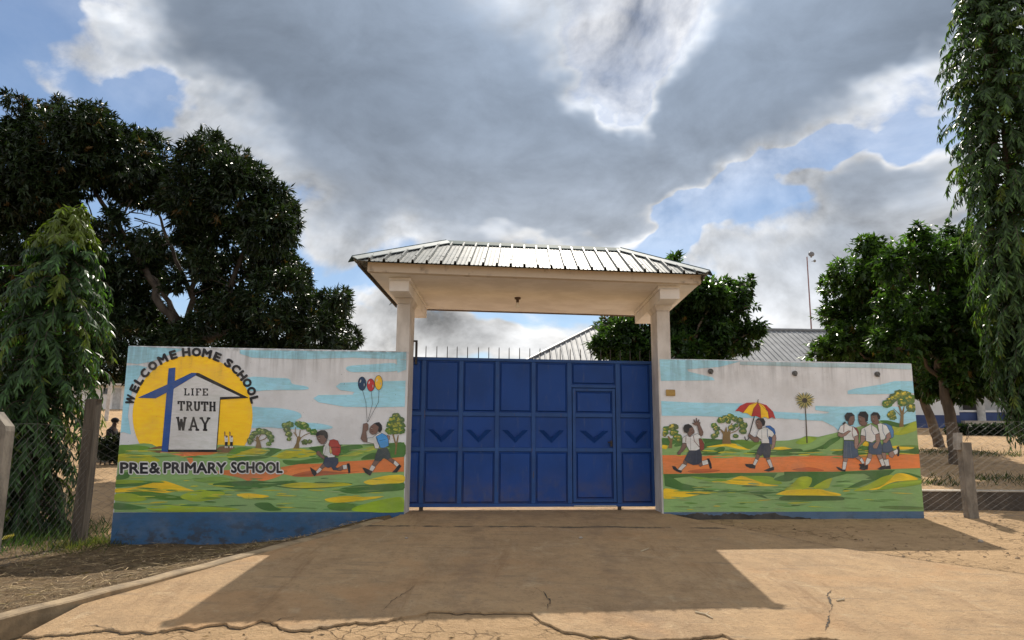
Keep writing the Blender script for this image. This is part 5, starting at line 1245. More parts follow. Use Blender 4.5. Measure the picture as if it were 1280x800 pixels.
# teal gabled roof beyond the hedge
tb = empty('teal_roofed_house', (-46, 80, 5)); tag(tb, 'distant house with teal metal roof behind the hedge on the left', 'building')
Yt = 80.0
def T3(px, py, dy=0): q = at_depth(px, py, Yt); return Vector((q.x, Yt + dy, q.z))
mb = MB(); A, B_, C_, D_ = T3(60, 466), T3(131, 468), T3(118, 458, 4), T3(70, 457, 4)
mb.face([A, B_, C_, D_]); A2, B2 = T3(60, 466, 8), T3(131, 468, 8); mb.face([B2, A2, D_, C_]); mb.face([B_, B2, C_]); mb.face([A2, A, D_])
mb.build('roof', simple('teal_metal', (.10, .30, .36, 1), (.08, .25, .30, 1), 1, .4, metal=.2), tb)
wbox('wall', T3(66, 470).x, T3(126, 470).x, Yt + .8, Yt + 7, T3(100, 510).z, T3(100, 467).z - .05, CREAMW, tb)
# thin mast with a round lamp head behind the school building
mp_ = at_depth(1014, 408, 50); mtop = at_depth(1014, 321, 50)
ms = empty('mast', (mp_.x, 50, 1.5)); tag(ms, 'tall thin reddish mast topped by a round grey lamp above the roofs', 'mast')
MASTM = simple('reddish_pole', (.30, .16, .15, 1), (.24, .13, .12, 1), 3, .5)
mb = MB(); mb.tube([(mp_.x, 50, 1.0), (mp_.x, 50, mtop.z)], [.07, .04], 8); mb.build('pole', MASTM, ms)
mb = MB(); mb.ball((mtop.x, 49.95, mtop.z + .18), .22, 12, 8, sq=(1, .55, .8)); mb.tube([(mtop.x, 50, mtop.z - .05), (mtop.x, 50, mtop.z + .05)], .06, 8); mb.build('lamp_head', simple('grey_lamp', (.20, .20, .21, 1), rough=.4), ms)
mb = MB(); mb.ball((mtop.x + .2, 49.95, mtop.z - .3), .10, 8, 6); mb.tube([(mtop.x, 50, mtop.z - .32), (mtop.x + .2, 49.95, mtop.z - .3)], .02, 6); mb.build('side_fitting', simple('grey_fitting', (.22, .22, .22, 1), rough=.4), ms)
# slim white post in front of the outbuilding
pt_ = at_depth(133, 520, 44); mb = MB(); mb.tube([(pt_.x, 44, gz(pt_.x, 44) - .1), (pt_.x + .06, 44, pt_.z + 2.05)], [.12, .10], 8)
tag(mb.build('slim_post', simple('pale_post', (.55, .53, .50, 1), rough=.8)), 'slim pale post standing in front of the white outbuilding', 'post')
# low retaining wall on the right, with a pale coping
lw = empty('low_wall', (10, 14, 0)); tag(lw, 'low shaded retaining wall behind the right fence post', 'low wall')
wbox('wall_face', 5.2, 26, 13.8, 14.08, -0.6, .235, simple('shade_dark_block', (.12, .092, .068, 1), (.07, .055, .042, 1), 4, .9, .4, 30), lw)  # block colour set darker to carry the shade on this face
wbox('coping', 5.2, 26, 13.78, 14.12, .237, .262, simple('coping_concrete', (.48, .42, .34, 1), (.38, .33, .26, 1), 5, .85, .3, 40), lw, .004)

# ------------------------------------------------------------------ foliage
def unit(a): return a / np.maximum(np.linalg.norm(a, axis=-1, keepdims=True), 1e-9)
def leaf_geo(P, Dr, Nn, Ln, Wd, long_=False):
    Dr = unit(Dr); Nn = unit(Nn - Dr * (Nn * Dr).sum(-1, keepdims=True)); Sd = np.cross(Dr, Nn); Ln = Ln[:, None]; Wd = Wd[:, None]
    if not long_:
        V = np.stack([P, P + Dr * Ln * .45 + Sd * Wd / 2 + Nn * Wd * .14, P + Dr * Ln - Nn * Ln * .10, P + Dr * Ln * .45 - Sd * Wd / 2 + Nn * Wd * .14], 1)
        F = np.array([[0, 1, 2], [0, 2, 3]]); k = 4
    else:
        V = np.stack([P, P + Dr * Ln * .22 + Sd * Wd * .42, P + Dr * Ln * .22 - Sd * Wd * .42, P + Dr * Ln * .62 + Sd * Wd * .40 - Nn * Ln * .05, P + Dr * Ln * .62 - Sd * Wd * .40 - Nn * Ln * .05, P + Dr * Ln * .98 - Nn * Ln * .16], 1)
        F = np.array([[0, 1, 2], [1, 3, 2], [2, 3, 4], [3, 5, 4]]); k = 6
    n = len(P); return V.reshape(-1, 3), (F[None] + (np.arange(n) * k)[:, None, None]).reshape(-1, 3), k
def leaves_obj(name, P, Dr, Nn, Ln, Wd, C, mat, parent, long_=False):
    V, F, k = leaf_geo(P, Dr, Nn, Ln, Wd, long_)
    c4 = np.concatenate([C, np.ones((len(C), 1))], 1); o = np_mesh(name, V, F, mat, parent, np.repeat(c4, k, 0)); o['kind'] = 'stuff'; return o
def crown_pts(lobes, n, seed, k=7, shell=.62, L_=.17, W_=.045, droop=.35, col=(.03, .05, .018), var=.35, warm=.03, out=.7, flat=0.0, sub=0):
    r = np.random.default_rng(seed); C = np.array([l[0] for l in lobes], float); Rr = np.array([l[1] for l in lobes], float)
    if sub:   # smaller clumps standing proud of the big ones break the outline
        du = unit(r.normal(size=(len(Rr) * sub, 3))); big = np.repeat(np.arange(len(Rr)), sub)
        C = np.concatenate([C, C[big] + du * (Rr[big] * r.uniform(.55, .95, len(big)))[:, None]]); Rr = np.concatenate([Rr * .92, Rr[big] * r.uniform(.25, .5, len(big))])
    pr = Rr ** 2 / (Rr ** 2).sum(); m_ = n // k; li = r.choice(len(Rr), m_, p=pr)
    u = unit(r.normal(size=(m_, 3))); rad = (shell + (1.04 - shell) * r.random(m_) ** .6) * (1 + .10 * np.sin(u[:, 0] * 7 + li) * np.cos(u[:, 2] * 6 + li))
    sq = np.array([[1, 1, .88]])
    c = C[li] + u * sq * (rad * Rr[li])[:, None]
    P = np.repeat(c, k, 0) + r.normal(size=(m_ * k, 3)) * .03; U = np.repeat(u, k, 0)
    Dr = U * out + r.normal(size=P.shape) * .55 + np.array([0, 0, -droop])
    Nn = U * .6 + r.normal(size=P.shape) * .5 + np.array([0, 0, .6 + flat])
    Ln = L_ * r.uniform(.65, 1.2, len(P)); Wd = W_ * r.uniform(.75, 1.2, len(P))
    cv_ = np.array(col)[None] * np.repeat(1 + var * r.normal(size=(m_, 1)), k, 0).clip(.35, 2.2) * r.uniform(.8, 1.2, (len(P), 1))
    wm = np.repeat(r.random(m_) < warm, k); cv_[wm] = np.array([.14, .09, .03]) * r.uniform(.5, 1.1, (wm.sum(), 1))
    return P, Dr, Nn, Ln, Wd, cv_
BARK = simple('bark', (0.15, 0.115, 0.085, 1), (0.08, 0.06, 0.045, 1), 6, 0.9, 0.8, 25, stretch=(1, 1, .35), bdist=.03)
BARKD = simple('dark_bark', (0.10, 0.08, 0.062, 1), (0.055, 0.042, 0.032, 1), 6, 0.9, 0.8, 25, stretch=(1, 1, .35), bdist=.03)
LEAF_D = leaf_mat('dark_leaf', .18, .36); LEAF_B = leaf_mat('broad_leaf', .45, .30); LEAF_M = leaf_mat('mast_leaf', .42, .38)
def limb(mb, pts, r0, r1, wig=.08, seed=0, n=8):
    r = random.Random(seed); pts = [Vector(p) for p in pts]; q = []
    for i in range(len(pts) - 1):
        for k in range(4):
            f = k / 4; p = pts[i].lerp(pts[i + 1], f)
            if (i or k): p = p + Vector((r.uniform(-wig, wig), r.uniform(-wig, wig), r.uniform(-wig, wig) * .5))
            q.append(p)
    q.append(pts[-1]); m_ = len(q); mb.tube(q, [r0 + (r1 - r0) * (i / (m_ - 1)) for i in range(m_)], n)
def lobes_px(arr, Y, seed, spread):
    r = random.Random(seed); o = []
    for a in arr:
        px, py, rp = a[:3]; dy = a[3] if len(a) > 3 else r.uniform(-spread, spread)
        c = at_depth(px, py, Y + dy); o.append((tuple(c), rp * (Y + dy) / 930))
    return o

# mango tree
YM = 20.0
MB_base = at_depth(233, 470, YM); mango = empty('mango_tree', (MB_base.x, YM, gz(MB_base.x, YM)))
tag(mango, 'huge dark dense mango tree rising behind the left wall', 'tree')
ML = [(90, 192, 66), (25, 222, 66), (150, 205, 50), (-40, 210, 80), (105, 158, 36), (45, 172, 42), (188, 188, 26), (70, 135, 15), (120, 140, 16), (12, 180, 20), (160, 172, 20),
      (262, 214, 48), (300, 250, 52), (330, 285, 42), (240, 250, 44), (262, 184, 26), (295, 205, 24), (352, 300, 20), (360, 262, 16), (345, 245, 20), (318, 218, 18), (340, 335, 30), (210, 235, 34), (368, 278, 10), (180, 232, 38, 2),
      (295, 350, 44), (345, 372, 44), (388, 392, 36), (412, 382, 24), (335, 415, 44), (395, 420, 34), (285, 392, 30, 1), (268, 305, 38), (425, 375, 14), (432, 422, 18), (360, 342, 26), (375, 350, 14), (440, 426, 9), (428, 398, 12),
      (60, 300, 62), (0, 325, 74), (95, 330, 40), (108, 385, 44), (150, 345, 26), (165, 385, 32), (90, 420, 50), (165, 432, 32), (310, 438, 36), (255, 440, 26, 1.5), (372, 440, 30), (190, 300, 18, 2), (195, 448, 24, 2), (228, 428, 26, -1.2), (258, 400, 18, -1), (205, 425, 18, -.8), (200, 332, 20, .5), (162, 362, 20, .5), (252, 330, 20), (216, 352, 15, -.6), (182, 302, 18), (236, 300, 15, -.5), (150, 402, 22, -.5), (275, 385, 22, -1), (120, 345, 24), (130, 328, 24), (152, 303, 15), (172, 318, 17), (140, 275, 16), (190, 388, 20, 1.2), (255, 372, 16, 1), (225, 316, 20, 2.5), (240, 290, 18, 2.2), (125, 290, 16, 2), (270, 360, 16, 2), (190, 345, 17, 2.4), (210, 425, 22, 2), (235, 265, 22, 2), (-20, 400, 70), (170, 470, 18, 1), (120, 455, 30, 1), (20, 130, 14), (415, 438, 18)]
LM = lobes_px(ML, YM, 4, 1.6)
A_ = crown_pts(LM, 185000, 11, 8, .60, .21, .055, .42, (.019, .033, .012), .38, .015, sub=3)
leaves_obj('crown', *A_, LEAF_D, mango)
mb = MB(); r_ = random.Random(9)
def MP(px, py, dy=0.0): return at_depth(px, py, YM + dy)
fork = MP(232, 432); base = Vector((fork.x - .1, YM, gz(fork.x, YM) - .2))
limb(mb, [base, fork], .36, .24, .03, 1)
for k, (pts, r0, r1) in enumerate([([(232, 432), (238, 385), (243, 343), (232, 290), (250, 235)], .10, .04), ([(230, 428), (205, 385), (178, 333), (150, 290), (128, 252), (105, 205)], .13, .04), ([(233, 432), (222, 400), (208, 370), (190, 345)], .12, .04),
                                  ([(234, 430), (262, 405), (285, 370), (310, 300), (305, 240)], .11, .04), ([(234, 430), (290, 415), (340, 395), (390, 395)], .15, .05), ([(178, 333), (120, 330), (60, 310), (10, 280)], .11, .04), ([(243, 343), (262, 300), (280, 260)], .09, .03),
                                  ([(229, 428), (180, 420), (110, 400), (60, 390)], .14, .04), ([(240, 372), (215, 310), (195, 260)], .07, .03), ([(150, 290), (135, 300), (105, 318)], .05, .02), ([(160, 305), (150, 280), (165, 250)], .05, .02), ([(208, 370), (225, 355), (240, 352)], .04, .02)]):
    limb(mb, [MP(x, y, r_.uniform(-.3, .3)) if i else MP(x, y) for i, (x, y) in enumerate(pts)], r0, r1, .07, k + 3)
r2 = random.Random(21)
for k in range(60):
    x, y = r2.uniform(110, 300), r2.uniform(255, 425); a = r2.uniform(0, 6.28); l = r2.uniform(15, 45)
    limb(mb, [MP(x, y, r2.uniform(-.5, .8)), MP(x + math.cos(a) * l, y + math.sin(a) * l * .7, r2.uniform(-.5, .8))], .022, .008, .05, k, 5)
mb.build('trunk', BARKD, mango, True)

# broad-leaved trees
def broad(lobes, Y, base_px, trunk_px, label, n, seed, col, L_=.17, W_=.085, r0=.16, spread=1.2, sprays=()):
    b_ = at_depth(base_px[0], base_px[1], Y); zg_ = gz(b_.x, Y); root = empty('broadleaf_tree', (b_.x, Y, zg_)); tag(root, label, 'tree')
    LL = lobes_px(lobes, Y, seed, spread)
    A = crown_pts([(c, rad * .9) for c, rad in LL], n, seed, 6, .40, L_, W_, .30, col, .42, .01, .75, .9, sub=6)
    # upright sprays of leaves standing out of the outline
    Ps = []; r = np.random.default_rng(seed + 5); mbs = MB()
    for (x0, y0, x1, y1) in sprays:
        p0 = np.array(at_depth(x0, y0, Y)); p1 = np.array(at_depth(x1, y1, Y)); m_ = 16
        mbs.tube([p0, p1], [.014, .005], 5)
        for i in range(m_):
            f = .15 + .85 * i / m_; p = p0 + (p1 - p0) * f + np.array([0, 0, -.12 * f * f]); sd = 1 if i % 2 else -1
            Ps.append((p, unit((p1 - p0) * .5 + np.array([r.normal() * .4, sd * .5 + r.normal() * .3, -.25 + r.normal() * .25]))))
    if Ps:
        P = np.array([a for a, _ in Ps]); Dr = np.array([b for _, b in Ps]); m_ = len(P)
        A = tuple(np.concatenate([a, b]) for a, b in zip(A, (P, Dr, np.array([[0, -.3, 1.]]) + r.normal(size=(m_, 3)) * .3, L_ * r.uniform(.8, 1.2, m_), W_ * r.uniform(.8, 1.1, m_), np.array(col)[None] * r.uniform(1.1, 2.0, (m_, 1)))))
    leaves_obj('crown', *A, LEAF_B, root)
    if mbs.f: mbs.build('twigs', BARK, root)['kind'] = 'stuff'
    mb = MB(); pts = [Vector((b_.x, Y, zg_ - .15))] + [at_depth(x, y, Y) for x, y in trunk_px]; limb(mb, pts, r0, r0 * .55, .02, seed)
    top = pts[-1]; r3 = random.Random(seed)
    for c, rad in LL: limb(mb, [top + Vector((0, 0, r3.uniform(-.6, 0))), (top + Vector(c)) / 2 + Vector((0, 0, -.15)), Vector(c)], r0 * .4, .015, .08, r3.randint(0, 99), 6)
    mb.build('trunk', BARK, root, True); return root
GL = (.038, .075, .021)
broad([(1130, 330, 34), (1165, 318, 38), (1200, 330, 46), (1175, 375, 50), (1215, 400, 60), (1140, 385, 44), (1130, 430, 40), (1185, 440, 48), (1225, 460, 50), (1170, 475, 26), (1205, 480, 30), (1150, 300, 18), (1180, 292, 14), (1240, 340, 60), (1205, 300, 26), (1215, 355, 34), (1190, 410, 36), (1210, 440, 36)], 18.5, (1196, 582), [(1191, 540), (1181, 495), (1178, 450)], 'leafy broad-leaved tree with straight trunk beside the right fence post', 26000, 31, GL, .20, .09, .17, 1.0,
      [(1150, 310, 1130, 290), (1160, 300, 1140, 283), (1170, 295, 1190, 278), (1145, 320, 1118, 312), (1185, 295, 1210, 285)])
broad([(1062, 345, 30), (1095, 325, 30), (1090, 365, 42), (1050, 395, 28), (1080, 410, 46), (1120, 400, 44), (1050, 432, 28), (1100, 445, 42), (1140, 455, 40), (1028, 438, 18), (1120, 345, 34), (1035, 360, 14), (1150, 480, 24)], 23.0, (1176, 559), [(1166, 530), (1150, 490), (1135, 455)], 'bushy light-green broad-leaved tree with slanting trunk behind the right wall end', 25000, 32, (.045, .084, .023), .21, .095, .17, 1.0,
      [(1060, 335, 1040, 318), (1075, 320, 1058, 305), (1095, 305, 1085, 290), (1050, 375, 1022, 355), (1045, 400, 1014, 392), (1040, 430, 1008, 425), (1075, 310, 1100, 292), (1035, 440, 1003, 442), (1105, 310, 1120, 295), (1055, 350, 1028, 345)])
broad([(775, 425, 34), (810, 412, 40), (845, 345, 13), (843, 326, 9), (868, 402, 42), (905, 392, 36), (922, 366, 20), (888, 368, 24), (928, 422, 26), (850, 405, 46), (890, 432, 38), (760, 405, 16), (752, 432, 18), (945, 408, 12), (935, 352, 9), (905, 358, 14), (865, 365, 26), (835, 380, 26), (800, 440, 40), (850, 450, 40)], 23.0, (850, 560), [(850, 520), (850, 460)], 'dense round broad-leaved tree behind the right gate pillar', 30000, 33, (.034, .066, .021), .22, .10, .2, 1.2,
      [(845, 340, 838, 314), (846, 338, 852, 316), (920, 362, 938, 348), (900, 362, 892, 348), (930, 385, 950, 378), (935, 415, 956, 410), (770, 410, 742, 402), (755, 430, 733, 425), (880, 365, 872, 350)])

# mast trees: weeping branches hung with long leaves
LEAF_OBJ = leaf_mat('mast_leaf_single', .42, .38, obj_rand=True)
def unit_leaf():
    V, F, k = leaf_geo(np.zeros((1, 3)), np.array([[0, 1., 0]]), np.array([[0, 0, 1.]]), np.array([1.]), np.array([.2]), True)
    me = bpy.data.meshes.new('leaf'); me.from_pydata(V.tolist(), [], F.tolist()); me.materials.append(LEAF_OBJ); return me
LEAF_ME = unit_leaf()
def mast(label, base, height, prof, nb, nl, seed, z0, L_=.20, W_=.042, young=.86, sing=300, xlim=None, dark=(.029, .060, .020), lean=0.0):
    r = np.random.default_rng(seed); base = np.array(base); root = empty('mast_tree', tuple(base)); tag(root, label, 'tree')
    P = []; Dr = []; Nn = []; C = []; Ls = []; mb = MB()
    for i in range(nb):
        f = (i + r.random()) / nb; h = z0 + (height - z0) * f; a = i * 2.39996 + r.normal() * .3; rad = float(np.interp(f, [q[0] for q in prof], [q[1] for q in prof])) * r.uniform(.55, 1.08)
        o_ = np.array([math.cos(a), math.sin(a), 0]); side = np.array([-math.sin(a), math.cos(a), 0]); drop = r.uniform(.5, 1.0) * (1.0 - .55 * f); rise = .18 * (.6 + f)
        ax = base + np.array([lean * max(0, f - .25) / .75, 0, h]); path = []
        for j in range(7):
            t_ = j / 6; path.append(ax + o_ * rad * (1 - (1 - t_) ** 1.8) + np.array([0, 0, rise * t_ - drop * t_ ** 2.2]))
        if i % 2 == 0: mb.tube(path, [.012 - .0015 * j for j in range(7)], 4)
        path = np.array(path); yg = f > young or r.random() < .09
        for j in range(nl):
            t_ = .15 + .85 * (j + r.random()) / nl; q = t_ * 6; k = min(int(q), 5); p = path[k] + (path[k + 1] - path[k]) * (q - k); tg = unit(path[k + 1] - path[k])
            sd = 1 if j % 2 else -1
            P.append(p); Dr.append(tg * .45 + side * sd * r.uniform(.25, .75) + np.array([0, 0, -.75]) + r.normal(size=3) * .34 + o_ * .1); Nn.append(o_ * .8 + np.array([0, 0, .5]) + r.normal(size=3) * .3)
            Ls.append(L_ * r.uniform(.65, 1.15))
            tip = t_ ** 2
            if yg: c = np.array([.135, .185, .03]) * r.uniform(.6, 1.25)
            else: c = np.array(dark) * r.uniform(.6, 1.5) * (1 + 1.6 * tip * (r.random() < .5))
            C.append(c)
    P = np.array(P); Dr = np.array(Dr); Nn = np.array(Nn); C = np.array(C); Ls = np.array(Ls); Wd = np.full(len(P), W_) * r.uniform(.8, 1.2, len(P))
    # the 300 leaves that show largest stand as leaves of their own
    v = P - np.array(CAM); dep = v @ np.array(FW); sx = 640 + 930 * (v @ np.array(RT)) / dep
    outer = np.linalg.norm((P - base)[:, :2], axis=1)
    score = dep - 0.2 * outer + np.where((sx > 2) & (sx < 1278), 0, 100)
    idx = np.argsort(score)[:sing]; keep = np.ones(len(P), bool); keep[idx] = False
    leaves_obj('foliage', P[keep], Dr[keep], Nn[keep], Ls[keep], Wd[keep], C[keep], LEAF_M, root, True)
    inv = Matrix.Translation(root.location).inverted()
    for i in idx:
        d = Vector(Dr[i]).normalized(); n_ = Vector(Nn[i]); n_ = (n_ - d * n_.dot(d)).normalized(); s_ = d.cross(n_); l = Ls[i]; ws = Wd[i] / .2
        M4 = Matrix((s_ * ws, d * l, n_ * l)).transposed().to_4x4(); M4.translation = Vector(P[i])
        o = bpy.data.objects.new('leaf', LEAF_ME); COL.objects.link(o); o.parent = root; o.matrix_parent_inverse = inv; o.matrix_basis = M4
        o.color = (C[i][0], C[i][1], C[i][2], 1)
    mb.build('twigs', BARKD, root)['kind'] = 'stuff'
    mb = MB(); limb(mb, [Vector(base) + Vector((0, 0, -.2)), Vector(base) + Vector((.03, 0, height * .4)), Vector(base) + Vector((lean, 0, height))], .09, .012, .03, seed); mb.build('trunk', BARKD, root, True)
    return root
tl = at_depth(32, 560, 12.0)
mast('young weeping mast tree with yellow-green top at the far left, behind the wire fence', (tl.x, 12.0, gz(tl.x, 12.0)), 5.25, [(0, .80), (.2, .88), (.36, .92), (.5, 1.0), (.65, .95), (.78, .80), (.88, .56), (.96, .34), (1, .16)], 560, 44, 41, .05, .175, .036, .88, lean=.36)
tr_ = at_depth(1296, 560, 14.0)
mast('tall weeping mast tree at the right edge, reaching out of the picture', (tr_.x, 14.0, gz(tr_.x, 14.0)), 11.2, [(0, .40), (.08, .60), (.25, .84), (.5, 1.05), (.7, 1.08), (.85, .78), (.95, .5), (1, .2)], 1000, 46, 42, 1.55, .18, .040, .97, dark=(.036, .066, .022))

# hedges and bushes
def bush(name, lobes, Y, spread, label, cat, n, seed, col, L_=.14, W_=.06):
    LL = lobes_px(lobes, Y, seed, spread); c = LL[0][0]; root = empty(name, (c[0], c[1], gz(c[0], c[1]))); tag(root, label, cat)
    leaves_obj('foliage', *crown_pts(LL, n, seed, 6, .3, L_, W_, .1, col, .3, .02), LEAF_D, root)
    mb = MB(); r3 = random.Random(seed)
    for q, rad in LL: limb(mb, [Vector((q[0], q[1], gz(q[0], q[1]) - .05)), Vector(q)], .03, .01, .03, r3.randint(0, 99), 5)
    mb.build('stems', BARKD, root); return root
bush('bush', [(140, 558, 12), (148, 553, 10), (132, 563, 10), (150, 565, 11), (140, 568, 9), (128, 556, 8), (160, 560, 12)], 23.0, .2, 'low dark bush in front of the seated person', 'bush', 3500, 51, (.018, .028, .012))
bush('hedge', [(100 + i * 8, 474 + (i % 3) * .8, 7) for i in range(10)], 66.0, .3, 'dark clipped hedge behind the low white outbuilding', 'hedge', 9000, 52, (.02, .042, .018), .3, .14)
bush('hedge', [(1188 + i * 7, 537, 5.5) for i in range(12)], 28.0, .15, 'low dark hedge in front of the veranda on the right', 'hedge', 6000, 53, (.022, .04, .018))
far = lobes_px([(x, 470 + (x * 7 % 13), 22 + (x * 5 % 11)) for x in range(-60, 480, 22)], 110, 6, 6)
fo = leaves_obj('distant_trees', *crown_pts(far, 14000, 54, 5, .3, .9, .5, .1, (.03, .05, .025), .3, .0), LEAF_D, None)

# grass, dry litter
def blades(name, pts, hmin, hmax, wid, col, var, mat, lean, seed):
    r = np.random.default_rng(seed); n = len(pts); P = np.array(pts); a = r.uniform(0, 6.28, n)
    D_ = np.stack([np.cos(a) * lean * r.random(n), np.sin(a) * lean * r.random(n), np.ones(n)], 1)
    Nn = np.stack([np.cos(a + 1.3), np.sin(a + 1.3), .4 * np.ones(n)], 1); C = np.array(col)[None] * r.uniform(1 - var, 1 + var, (n, 1)) * r.uniform(.85, 1.15, (n, 3))
    o = leaves_obj(name, P, D_, Nn, r.uniform(hmin, hmax, n), np.full(n, wid) * r.uniform(.6, 1.3, n), C, mat, None, True); return o
r = np.random.default_rng(77)
pts = []
while len(pts) < 2000:
    x, y = r.uniform(-9.0, -5.7), r.uniform(8.9, 13.0); dd_ = math.hypot((x + 7.5) / 1.5, (y - 11.3) / 1.5)
    if r.random() > max(0, 1.35 - dd_) or (x > -5.62 - (11 - y) * .1 and y < 11.2): continue
    pts.append((x, y, gz(x, y) - .01))
blades('grass', pts, .08, .30, .011, (.034, .058, .020), .5, LEAF_B, 1.1, 1)
pts = []
while len(pts) < 900:
    x, y = r.normal(-5.95, .25), r.normal(10.7, .35)
    pts.append((x, y, gz(x, y) - .01))
blades('grass_tuft', pts, .05, .15, .009, (.10, .105, .04), .4, LEAF_B, 1.3, 2)['kind'] = 'stuff'
pts = []
while len(pts) < 5200:
    x, y = r.uniform(6.4, 19), (r.uniform(14.7, 16.0) if r.random() < .6 else r.uniform(20.2, 21.6))
    if r.random() > .55 + .45 * math.sin(x * 1.3 + y * 2): continue
    pts.append((x, y, gz(x, y) - .01))
blades('grass_strip', pts, .06, .22, .014, (.045, .06, .02), .5, LEAF_B, 1.2, 5)
# dry straw lying on the soil bank
pts = []; 
while len(pts) < 5200:
    x, y = r.uniform(-8.5, -1.7), r.uniform(5.2, 11.0)
    kx = float(kerb_x(y))
    if x > kx - .22: continue
    if r.random() > .25 + .75 * (math.sin(x * 2.1 + y) * math.cos(y * 1.7 - x) > -.1): continue
    pts.append((x, y, gz(x, y) + .012))
P = np.array(pts); n = len(P); a = r.uniform(0, 6.28, n); Dr = np.stack([np.cos(a), np.sin(a), r.uniform(-.05, .35, n)], 1); Nn = np.stack([np.zeros(n), np.zeros(n), np.ones(n)], 1) + r.normal(size=(n, 3)) * .3
STRAW = leaf_mat('dry_straw', .1, .8)
leaves_obj('dry_straw', P, Dr, Nn, r.uniform(.05, .24, n), r.uniform(.004, .011, n), np.array([[.30, .22, .12]]) * r.uniform(.35, 1.5, (n, 1)), STRAW, None, True)
# dead leaves and clods
pts = []
while len(pts) < 1400:
    x, y = r.uniform(-8, 11), r.uniform(4.8, 13)
    kx = float(kerb_x(y)); rx_ = float(np.interp(y, RY, RX))
    if kx - .25 < x < rx_ + .1 and y > 6.3: continue
    if x > rx_ and r.random() < .86: continue
    pts.append((x, y, gz(x, y) + .006))
P = np.array(pts); n = len(P); a = r.uniform(0, 6.28, n); Dr = np.stack([np.cos(a), np.sin(a), r.uniform(-.1, .3, n)], 1)
leaves_obj('fallen_leaves', P, Dr, np.array([[0, 0, 1.]]) + r.normal(size=(n, 3)) * .25, r.uniform(.03, .09, n), r.uniform(.012, .03, n), np.array([[.20, .13, .07]]) * r.uniform(.4, 1.5, (n, 1)), STRAW, None)
pts = []
mb = MB(); rr = random.Random(8)
for i in range(900):
    x, y = rr.uniform(-7, 10), rr.uniform(4.6, 12.5); kx = float(kerb_x(y)); rx_ = float(np.interp(y, RY, RX))
    if kx - .25 < x < rx_ + .05 and y > 6.15: continue
    if y > 11.6 and x < 6.9: continue
    if x > rx_ and rr.random() < .6: continue
    s_ = rr.choice([.006, .008, .010, .014, .02]) * rr.uniform(.7, 1.3); mb.ball((x, y, gz(x, y) + s_ * .25), s_, 6, 4, sq=(1.2, 1, .7), jit=.25, seed=i)
tag(mb.build('gravel', simple('earth_clod', (.40, .29, .18, 1), (.28, .20, .12, 1), 20, .9)), kind='stuff')

# ------------------------------------------------------------------ fences
POSTC = simple('weathered_concrete_post', (.26, .225, .18, 1), (.15, .13, .105, 1), 7, .9, .6, 50, stretch=(1, 1, .5))
POSTW = simple('weathered_timber', (.115, .09, .066, 1), (.06, .047, .034, 1), 5, .9, .7, 40, stretch=(4, 4, .4))
WIRE = simple('galvanised_wire', (.22, .215, .21, 1), (.13, .12, .11, 1), 8, .6, metal=.3)
def chain(mb, A, B_, zlo, zhi, w=.155, h=.105, rad=.0012, sag=0.0):
    A = Vector(A); B_ = Vector(B_); Ln_ = (B_ - A).length; n = int(Ln_ / w * 2) + 1; H = zhi - zlo; slope = h / w; rr = random.Random(4)
    def pt(u, z):
        f = u / Ln_; p = A.lerp(B_, min(max(f, 0), 1)); zb = gz(p.x, p.y)
        return Vector((p.x, p.y + .012 * math.sin(u * 5 + z * 3), z + zb * 0 + .03 * math.sin(u * 1.9) - sag * math.sin(math.pi * f)))
    T = H / slope                       # run of one wire along the fence, bottom to top
    for sgn in (1, -1):
        u0 = -T if sgn > 0 else 0.0; u1 = Ln_ if sgn > 0 else Ln_ + T; u = u0
        while u < u1:
            lo_, hi_ = (max(0.0, -u), min(T, Ln_ - u)) if sgn > 0 else (max(0.0, u - Ln_), min(T, u))
            if hi_ - lo_ > .02:
                m_ = max(2, int((hi_ - lo_) / .09)); pts = []
                for j in range(m_ + 1):
                    q = lo_ + (hi_ - lo_) * j / m_; pts.append(pt(u + sgn * q, zlo + q * slope))
                mb.tube(pts, rad, 3, cap=False)
            u += w
    for z in (zlo + .03, zhi): mb.tube([pt(Ln_ * f / 12, z) for f in range(13)], rad * 1.3, 4)
fl = empty('wire_fence', (-6.0, 10.4, gz(-6, 10.4))); tag(fl, 'chain link fence on leaning posts at the left edge of the wall', 'fence')
q0 = at_height(98, 681, -.39); yq = q0.y; t0 = at_depth(118.5, 499, yq)
mb = MB(); b0_ = Vector((q0.x, yq, gz(q0.x, yq) - .25)); mid = Vector((q0.x, yq, 0)).lerp(t0, .45); mid = at_depth(109, 585, yq)
def post_path(mb, pts, hw, hd):
    rings = []
    for p in pts: rings.append([p + Vector((-hw, -hd, 0)), p + Vector((hw, -hd, 0)), p + Vector((hw, hd, 0)), p + Vector((-hw, hd, 0))])
    for a, c in zip(rings[:-1], rings[1:]):
        for k in range(4): mb.face([a[k], a[(k + 1) % 4], c[(k + 1) % 4], c[k]])
    mb.face(rings[-1]); mb.face(rings[0][::-1])
post_path(mb, [b0_, Vector((q0.x, yq, -.3)), mid, t0 + Vector((-.012, 0, -.03)), t0 + Vector((0, 0, .0))], .078, .08); p1 = mb.build('post', POSTW, fl); p1['label'] = 'dark weathered post leaning right beside the wall end'
yq2 = 8.5; tA = at_depth(6, 526, yq2); bA = at_depth(-14, 690, yq2); mb = MB()
hw, hd = .075, .08
rings = [[p + Vector((-hw, -hd, 0)), p + Vector((hw, -hd, 0)), p + Vector((hw, hd, 0)), p + Vector((-hw, hd, 0))] for p in (bA + Vector((-.03, 0, -.25)), bA, tA.lerp(bA, .08))]
top = [tA + Vector((-hw, -hd, .10)), tA + Vector((hw * .9, -hd, -.06)), tA + Vector((hw * .9, hd, -.06)), tA + Vector((-hw, hd, .10))]; rings.append(top)
